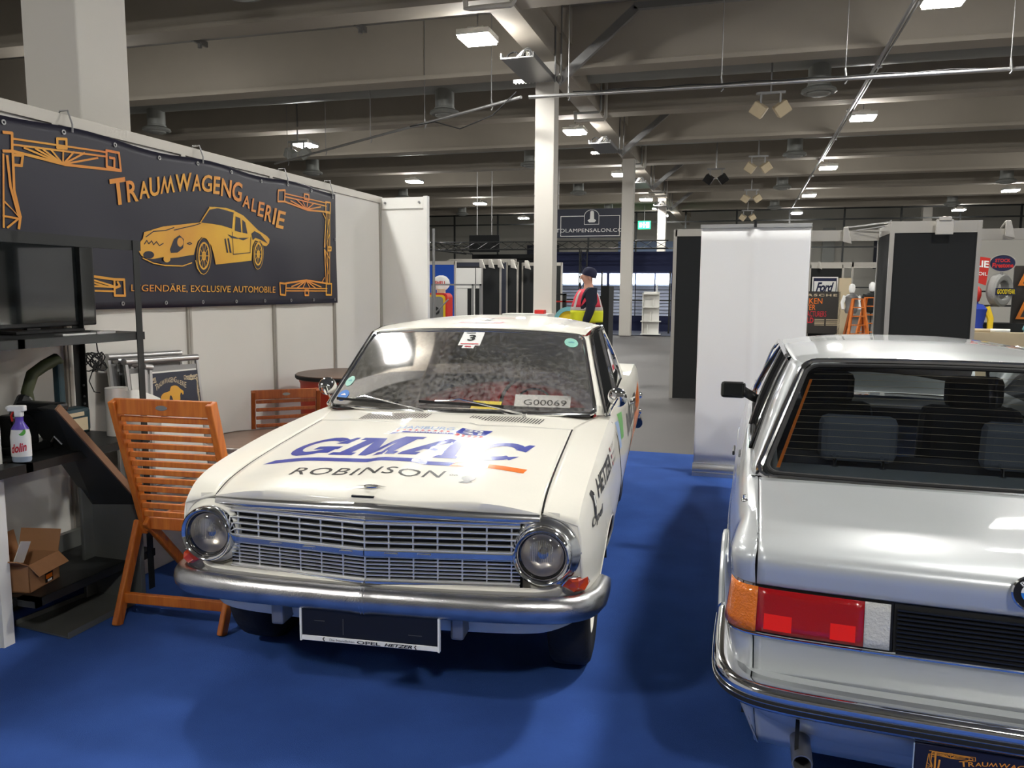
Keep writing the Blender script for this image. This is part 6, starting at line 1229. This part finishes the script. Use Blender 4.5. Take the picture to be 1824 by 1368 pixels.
for k, (x, m_) in enumerate(((3.98, 'beige'), (4.28, 'print_white'))): tag(MB().cyl((x-.14, 15.4, .965), (x+.14, 15.33, .965), .03, 14).build('map_roll', m_), ['brown cardboard tube', 'short white tube with a dark open end'][k]+' lying on the display table', 'tube')
tag(MB().lathe([(0, 0), (.06, 0), (.07, .02), (.05, .03), (.055, .07), (0, .08)], 16, Matrix.Translation((4.72, 15.42, .93))).build('white_cap', 'print_white', smooth=True), 'small white cap on the display table at the right', 'cap')
struct('wall_right', MB().b2((5.0, 21, 0), (12, 21.1, 3.0)), 'far_wall')
# ---------- left of the white column ----------
panel('flag_panel', 'bright blue cloth panel with white frame behind the round globe sign', 'panel', (-9.05, 22, 0), (-8.13, 22.05, 2.42), 'cloth_blue', 'column_white', .05)
t = thing('pump_globe', 'round white illuminated-style globe sign with red lettering before the blue panel', 'sign', (-8.02, 20.6, 1.55)); MB().lathe([(0, -.06), (.20, -.05), (.26, 0), (.20, .05), (0, .06)], 14, Matrix.Translation((0, 0, .22)) @ Matrix.Rotation(R(90), 4, 'X'), 1, .85).build('globe', 'print_white', t, smooth=True); MB().cyl((0, 0, -.05), (0, 0, .06), .12, 16).build('collar', 'beige', t); mb = MB(); put_text(mb, 'SHELL', lambda u, v: Vector((-.17+.34*u, -.062, .17+.11*v)), .03); mb.build('globe_letters', 'shell_red', t, fixn=False)
t = thing('fuel_pump', 'old fuel pump with red, yellow and grey rounded front below the globe sign', 'fuel pump', (-8.05, 20.3, 0))
def rrect(mb, w_, h_, r_, y0, y1): P = [(w_*sx+(-r_*sx)+r_*math.cos(R(a))*1, (h_-r_)+r_*math.sin(R(a))) for sx, A in ((1, (0, 30, 60, 90)), (-1, (90, 120, 150, 180))) for a in A]; P += [(-w_, 0), (w_, 0)]; return mb.prism(P, lambda x, z, t_: Vector((x, t_, z)), y0, y1)
rrect(MB(), .33, 1.50, .12, 0, .4).build('housing', 'tin_red', t); rrect(MB(), .27, 1.45, .1, -.02, 0).build('yellow_front', 'sweater_yellow', t); rrect(MB(), .21, 1.40, .08, -.035, -.02).build('grey_front', 'steel', t); MB().lathe([(0, -.03), (.11, -.03), (.11, 0)], 24, Matrix.Translation((0, -.035, 1.02)) @ Matrix.Rotation(R(-90), 4, 'X')).build('dial', 'black_metal', t)
t = thing('tubular_stand', 'grey tubular frame trolley in front of the white cabinet', 'trolley', (-6.9, 19, 0))
for x in (-.75, -.68, .35, .55): MB().b2((x-.02, 0, 0), (x+.02, .04, 1.74)).build('upright', 'steel', t)
MB().b2((-.77, 0, 1.70), (.57, .04, 1.74)).build('top_tube', 'steel', t); MB().tube([(-.66, 0, 1.0), (-.45, 0, 1.2), (-.3, 0, 1.35)], .02, 6).build('brace', 'steel', t)
t = thing('scaffold_pole', 'thin grey pole standing in front of the blue panel', 'pole', (-4.2, 10.5, 0)); MB().cyl((0, 0, 0), (0, 0, 2.45), .02, 8).build('pole', 'steel', t)
cb_ = thing('display_cabinet', 'white two-door display cabinet wall with dark openings below', 'cabinet', (-8.85, 26, 0)); MB().b2((-.76, .02, 0), (.76, .4, 2.38)).build('body', 'white_panel', cb_)
for x0, x1 in ((-.74, -.01), (.01, .74)): MB().b2((x0, -.0, 1.65), (x1, .02, 2.34)).build('door', 'white_panel', cb_)
for x0, x1 in ((-.30, -.16), (-.02, .22), (.46, .66)): MB().b2((x0, -.0, .3), (x1, .02, 1.64)).build('opening', 'booth_black', cb_)
MB().b2((-.76, -.0, 2.34), (.76, .02, 2.40)).b2((-.01, -.01, 1.65), (.01, .02, 2.36)).build('edge_strip', 'black_metal', cb_)
for i, (x0, x1, y) in enumerate(((-7.95, -7.35, 24.0), (-7.25, -6.9, 24.4), (-6.9, -5.6, 25.0))):
    panel('black_partition', 'black partition panel in the row left of the white column, %s' % ('left one', 'middle one', 'right one')[i], 'partition', (x0, y, 0), (x1, y+.05, 2.48), 'booth_black', 'profile_metal', .05, 'black partition row')
for i in range(7): arm_spot(-7.90+.30*i, (23.9 if i < 3 else 24.3 if i < 4 else 24.9), 2.46-.0*i, 'white arm spotlight on the black partition row, %s from the left' % (nth+['seventh'])[i].replace('nearest', 'first'), 0, False, 1).scale = (1.6, 1.6, 1.2)
panel('back_partition', 'dark blue partition with pale posts behind the white cabinet', 'partition', (-10.6, 28, 0), (-8.0, 28.05, 2.72), 'dark_panel', 'profile_metal', .06)
t = thing('hanging_screen', 'large black flat screen hanging from the truss left of the white column', 'screen', (-9.8, 29.8, 3.06)); MB().b2((-.62, 0, 0), (.62, .08, .66)).build('screen', 'booth_black', t, bevel=.01); MB().cyl((-.3, .04, .66), (-.3, .04, 3.1), .015, 6).cyl((.3, .04, .66), (.3, .04, 3.1), .015, 6).build('hanger', 'steel', t)
def truss(lab, p, q, s=.28):
    t = thing('lattice_truss', lab, 'truss', p); d = Vector(q)-Vector(p); L = d.length; n_ = int(L/.5); mb = MB()
    up = Vector((0, 0, 1)) if abs(d.z) < L*.5 else Vector((1, 0, 0)); sd = d.normalized().cross(up).normalized(); offs = (up*s/2, -up*s/2+sd*s/2, -up*s/2-sd*s/2)
    for o_ in offs: mb.tube([o_, d+o_], .022, 6)
    mb.build('chord', 'black_metal', t); mb = MB()
    for k in range(n_):
        a = d*(k/n_); b = d*((k+1)/n_)
        for i in range(3): mb.tube([a+offs[i], b+offs[(i+1) % 3]], .010, 4)
    mb.build('lacing', 'black_metal', t); return t
truss('black lattice truss across the hall behind the near white column', (-14, 28.9, 3.25), (-2.6, 28.9, 3.25)); truss('black lattice truss running toward the hanging screen at the left', (-11.3, 24, 3.2), (-10.2, 29.2, 3.1)); truss('upright black lattice truss tower behind the person', (-5.75, 29.4, 0), (-5.75, 29.4, 3.1), .26)
panel('black_backdrop', 'wide black backdrop below the truss left of the white column', 'backdrop', (-10.5, 30.4, 0), (-7.05, 30.45, 3.0), 'booth_black')
# lamp shop banner, canopy, lit slat walls
lb = thing('hanging_banner', 'dark hanging banner with white lamp emblem and lettering right of the white column', 'banner', (-5.35, 29.0, 3.52)); MB().b2((-1.5, 0, 0), (1.5, .02, 1.04)).build('banner_cloth', 'dark_panel', lb)
for x in (-1.3, 1.3): MB().cyl((x, .01, 1.04), (x, .01, 4.0), .012, 6).build('hanger_wire', 'steel', lb)
mb = MB(); put_text(mb, 'AUTOLAMPENSALON.COM', lambda u, v: Vector((-1.72+3.0*u, -.012, .20+.13*v)), .03, 0, 1.05)
fr2 = lambda x, z: Vector((x, -.012, z)); ribbon(mb, [(-1.2, .16), (-1.2, .78), (-.32, .78)], .025, fr2); ribbon(mb, [(.22, .78), (.98, .78), (.98, .10)], .025, fr2); ribbon(mb, [(-1.2, .12), (-1.2, .06), (.98, .06), (.98, .12)], .025, fr2)
ribbon(mb, [(-.32, .60), (-.32, .80)]+[(-.05+.27*math.cos(a), .78+.22*math.sin(a)) for a in lin(PI, 0, 12)]+[(.22, .80), (.22, .48), (-.32, .48), (-.32, .62)], .02, fr2)
mb.add([fr2(*p) for p in ((-.14, .55), (.06, .55), (.12, .62), (.04, .68), (.03, .94), (-.04, .97), (-.10, .94), (-.11, .68), (-.20, .62))], [tuple(range(9))]); mb.build('banner_print', 'print_white', lb, fixn=False)
cn = thing('lamp_stand', 'stand with dark blue canopy and brightly lit white slatted back wall behind the person', 'stand', (-4.7, 30, 0)); MB().b2((-2.35, .0, 2.30), (2.2, .1, 3.05)).build('canopy', 'canopy_navy', cn)
MB().b2((-2.35, 1.5, 0), (2.2, 1.6, 2.95)).build('rear_wall', 'canopy_navy', cn)
for x0, x1 in ((-2.3, -1.45), (-1.42, -.5), (-.4, .62), (.66, 1.38), (1.42, 2.02)):
    MB().b2((x0, 1.44, .62), (x1, 1.48, 2.28)).build('slat_wall', 'slat_white', cn); MB().b2((x0+.02, 1.41, 1.86), (x1-.02, 1.44, 2.26)).build('light_panel', 'lit_panel', cn)
    mb = MB()
    for k in range(9): mb.b2((x0, 1.40, .72+.13*k), (x1, 1.45, .735+.13*k))
    mb.build('slat_groove', 'black_metal', cn)
for x in (-2.33, -.45, .64, 2.1): MB().b2((x-.03, 0, 0), (x+.03, .06, 2.32)).build('post', 'black_metal', cn)
MB().b2((-2.3, .0, 1.22), (2.4, .05, 1.27)).build('barrier_rail', 'black_metal', cn)
MB().b2((-2.35, -1.5, .0), (2.6, 1.5, .02)).build('stand_floor', 'dark_panel', cn)
t = thing('leaflet_rack', 'white leaflet rack with angled shelves right of the second column', 'rack', (-3.12, 28.6, .02)); MB().b2((-.28, .1, 0), (.28, .16, 1.55)).b2((-.30, -.1, 0), (-.27, .16, 1.5)).build('back', 'white_panel', t)
for k, z in enumerate((.02, .48, .98, 1.45)): MB().b2((-.34 if k < 2 else -.28, -.18, z), (.36 if k < 2 else .28, .12, z+.03)).b2((-.12+.1*k, -.1, z), (-.09+.1*k, .1, z+.35)).build('tray', 'white_panel', t)
t = thing('wire_rack', 'tall thin black wire rack between the person and the second column', 'rack', (-4.5, 26.5, 0))
for x in (-.14, .14):
    for y in (0, .3): MB().cyl((x, y, 0), (x, y, 1.42), .012, 6).build('upright', 'black_metal', t)
for k in range(5): z = .04+.34*k; MB().tube([(-.14, 0, z), (.14, 0, z), (.14, .3, z), (-.14, .3, z)], .010, 5, closed=True).build('shelf_frame', 'black_metal', t)
panel('black_cabinet', 'plain black cabinet standing behind the person', 'cabinet', (-2.28, 13.2, 0), (-2.14, 13.7, 1.68), 'booth_black')
t = thing('barrier', 'low dark barrier with a red rail left of the person', 'barrier', (-3.4, 17.0, 0)); MB().b2((-.6, 0, 1.34), (.35, .04, 1.37)).build('red_rail', 'shell_red', t); MB().b2((-.38, .0, 0), (-.30, .06, 1.52)).b2((-.6, 0, 1.49), (-.3, .05, 1.53)).build('post', 'black_metal', t)
t = thing('painted_wheel', 'turquoise rimmed round wheel sign leaning low in front of the person', 'wheel', (-3.27, 15.3, .68)); MB().lathe([(.22, -.03), (.30, -.03), (.30, .03), (.22, .03), (.22, -.03)], 28, Matrix.Translation((0, 0, .30)) @ Matrix.Rotation(R(90), 4, 'X')).build('rim', 'teal_paint', t, smooth=True); MB().lathe([(0, -.01), (.22, -.01), (.22, .01), (0, .01)], 24, Matrix.Translation((0, 0, .30)) @ Matrix.Rotation(R(90), 4, 'X')).build('disc', 'sweater_yellow', t); MB().cyl((0, 0, -.72), (0, 0, .02), .02, 8).build('stem', 'brown_paint', t)
t = thing('exit_sign', 'green illuminated emergency exit sign hanging right of the second column', 'sign', (-5.35, 44.5, 4.98)); MB().b2((-.34, 0, 0), (.34, .1, .44)).build('case', 'exit_green', t); MB().b2((-.27, -.012, .10), (-.12, 0, .34)).b2((-.04, -.012, .08), (.02, 0, .36)).b2((-.07, -.012, .2), (.05, 0, .26)).b2((.10, -.012, .08), (.27, 0, .36)).build('pictogram', 'exit_white', t); MB().cyl((0, .05, .44), (0, .05, 1.6), .02, 6).build('hanger', 'steel', t)
panel('low_table', 'long pale table top with red box beyond the coupe roof', 'table', (-4.7, 15.5, 0), (-3.75, 16.1, 1.12), 'white_panel'); tag(MB().b2((-4.05, 15.6, 1.12), (-3.85, 15.8, 1.2)).build('red_box', 'shell_red', bevel=.01), 'small red box on the pale table beyond the coupe roof', 'box')
# ---------- the person in the safety vest ----------
pe = thing('person', 'person in dark knitted cap and red and yellow safety vest, standing facing left', 'person', (-2.27, 12.0, 0), R(180+20))
def skinmesh(name, m_, nodes, edges, parent, sub=2, root=0):
    me = bpy.data.meshes.new(name); me.from_pydata([n[0] for n in nodes], edges, []); me.materials.append(M[m_]); o = bpy.data.objects.new(name, me); COL.objects.link(o); o.parent = parent
    o.modifiers.new('skin', 'SKIN'); 
    if not me.skin_vertices: bpy.context.view_layer.objects.active = o
    sv = me.skin_vertices[0].data
    for i, n in enumerate(nodes): r = n[1]; sv[i].radius = (r, r) if not isinstance(r, tuple) else r; sv[i].use_root = (i == root)
    s_ = o.modifiers.new('sub', 'SUBSURF'); s_.levels = sub; s_.render_levels = sub
    for p in me.polygons: p.use_smooth = True
    o.modifiers['skin'].use_smooth_shade = True; return o
# local x forward (facing), y to the person's left, z up
def hand(c, d):      # five fingers from palm centre c, side d
    N = []; E = []
    return N, E
nd = [((0, 0, 1.02), (.15, .12)), ((0, 0, 1.25), (.14, .12)), ((-.01, 0, 1.48), (.17, .13)), ((-.01, 0, 1.62), (.09, .09)), ((.0, 0, 1.70), .062), ((.02, 0, 1.78), (.085, .085)), ((.0, 0, 1.86), (.095, .095)), ((.075, 0, 1.745), .045), ((.112, 0, 1.80), .016), ((.135, 0, 1.785), .012)]
ed = [(0, 1), (1, 2), (2, 3), (3, 4), (4, 5), (5, 6), (5, 7), (5, 8), (8, 9)]
for d in (-1, 1):
    i = len(nd); nd += [((-.01, d*.22, 1.56), .065), ((.0, d*.27, 1.30), .05), ((.10, d*.26, 1.07), .038), ((.13, d*.26, 1.02), .028), ((.155, d*.26, .96), (.038, .020))]; ed += [(2, i), (i, i+1), (i+1, i+2), (i+2, i+3), (i+3, i+4)]
    for k in range(4): j = len(nd); fy = d*.26+(k-1.5)*.019; L = (.075, .085, .08, .06)[k]; nd += [((.165, fy, .925), .010), ((.165, fy, .925-L*.5), .009), ((.15, fy, .925-L), .007)]; ed += [(i+4, j), (j, j+1), (j+1, j+2)]
    j = len(nd); nd += [((.175, d*.26-d*.03, .97), .011), ((.195, d*.26-d*.045, .93), .009)]; ed += [(i+3, j), (j, j+1)]
    i = len(nd); nd += [((0, d*.10, .92), .10), ((.01, d*.12, .52), .065), ((-.02, d*.13, .12), .045), ((.02, d*.13, .05), .045), ((.15, d*.14, .035), .035)]; ed += [(0, i), (i, i+1), (i+1, i+2), (i+2, i+3), (i+3, i+4)]
skinmesh('body', 'skin', nd, ed, pe, 2, 0)
jn = [((0, 0, 1.06), (.20, .17)), ((.02, 0, 1.25), (.20, .185)), ((-.01, 0, 1.48), (.19, .16)), ((-.01, 0, 1.66), (.10, .10))]; je = [(0, 1), (1, 2), (2, 3)]
for d in (-1, 1): i = len(jn); jn += [((-.01, d*.23, 1.58), .085), ((.0, d*.285, 1.32), .075), ((.09, d*.27, 1.09), .058)]; je += [(2, i), (i, i+1), (i+1, i+2)]
skinmesh('jacket', 'jacket_navy', jn, je, pe, 2, 0)
tn = [((0, 0, 1.0), (.16, .14))]; te = []
for d in (-1, 1): i = len(tn); tn += [((0, d*.10, .88), .115), ((.01, d*.12, .52), .085), ((-.01, d*.13, .12), .07)]; te += [(0, i), (i, i+1), (i+1, i+2)]
skinmesh('trousers', 'jacket_navy', tn, te, pe, 2, 0)
for d in (-1, 1): MB().lathe([(0, 0), (.055, .0), (.06, .03), (.05, .08), (.045, .12)], 16, Matrix.Translation((.06, d*.13, 0)), 2.2, .9).build('shoe', 'black_rubber', pe, smooth=True)
bands = [(1.12, 1.30, 'vest_yellow'), (1.30, 1.35, 'reflective_grey'), (1.35, 1.62, 'vest_red')]
for z0, z1, m_ in bands:
    rows = []
    for z in lin(z0, z1, 6):
        t_ = (z-1.12)/.5; rx = itp([(0, .245), (.3, .25), (.6, .215), (.85, .17), (1, .11)], t_); ry = itp([(0, .215), (.4, .215), (.8, .215), (1, .17)], t_)
        rows.append([Vector((.015+rx*math.cos(a), ry*math.sin(a), z)) for a in lin(0, 2*PI, 41)])
    MB().grid(rows).build('vest_'+{'vest_yellow': 'hem', 'reflective_grey': 'reflective_band', 'vest_red': 'body'}[m_], m_, pe, smooth=True, solid=.008)
for a0 in (.55, -.55, 2.6, -2.6):
    rows = []
    for z in lin(1.34, 1.60, 8): t_ = (z-1.12)/.5; rx = itp([(0, .245), (.3, .25), (.6, .215), (.85, .17), (1, .11)], t_)+.008; ry = itp([(0, .215), (.4, .215), (.8, .215), (1, .17)], t_)+.008; rows.append([Vector((.015+rx*math.cos(a), ry*math.sin(a), z)) for a in (a0-.12, a0, a0+.12)])
    MB().grid(rows).build('reflective_strap', 'reflective_grey', pe, smooth=True)
mb = MB(); mb.lathe([(.112, 0), (.116, .03), (.112, .07), (.09, .115), (.05, .14), (0, .148)], 28, Matrix.Translation((-.008, 0, 1.812)) @ Matrix.Rotation(R(-16), 4, 'Y'), 1.0, .95); mb.build('knitted_cap', 'hat_navy', pe, smooth=True)
for d in (-1, 1): MB().lathe([(0, -.010), (.012, -.006), (.012, .006), (0, .010)], 12, Matrix.Translation((.088, d*.035, 1.803)) @ Matrix.Rotation(R(90), 4, 'Y')).build('eye', 'print_white', pe); MB().lathe([(0, -.012), (.026, -.008), (.03, .006), (0, .01)], 14, Matrix.Translation((-.005, d*.092, 1.79)) @ Matrix.Rotation(R(90), 4, 'X'), .7, 1).build('ear', 'skin', pe, smooth=True)
MB().bar((.105, -.022, 1.748), (.105, .022, 1.748), .012, .008).build('mouth', 'print_red', pe, bevel=.002)
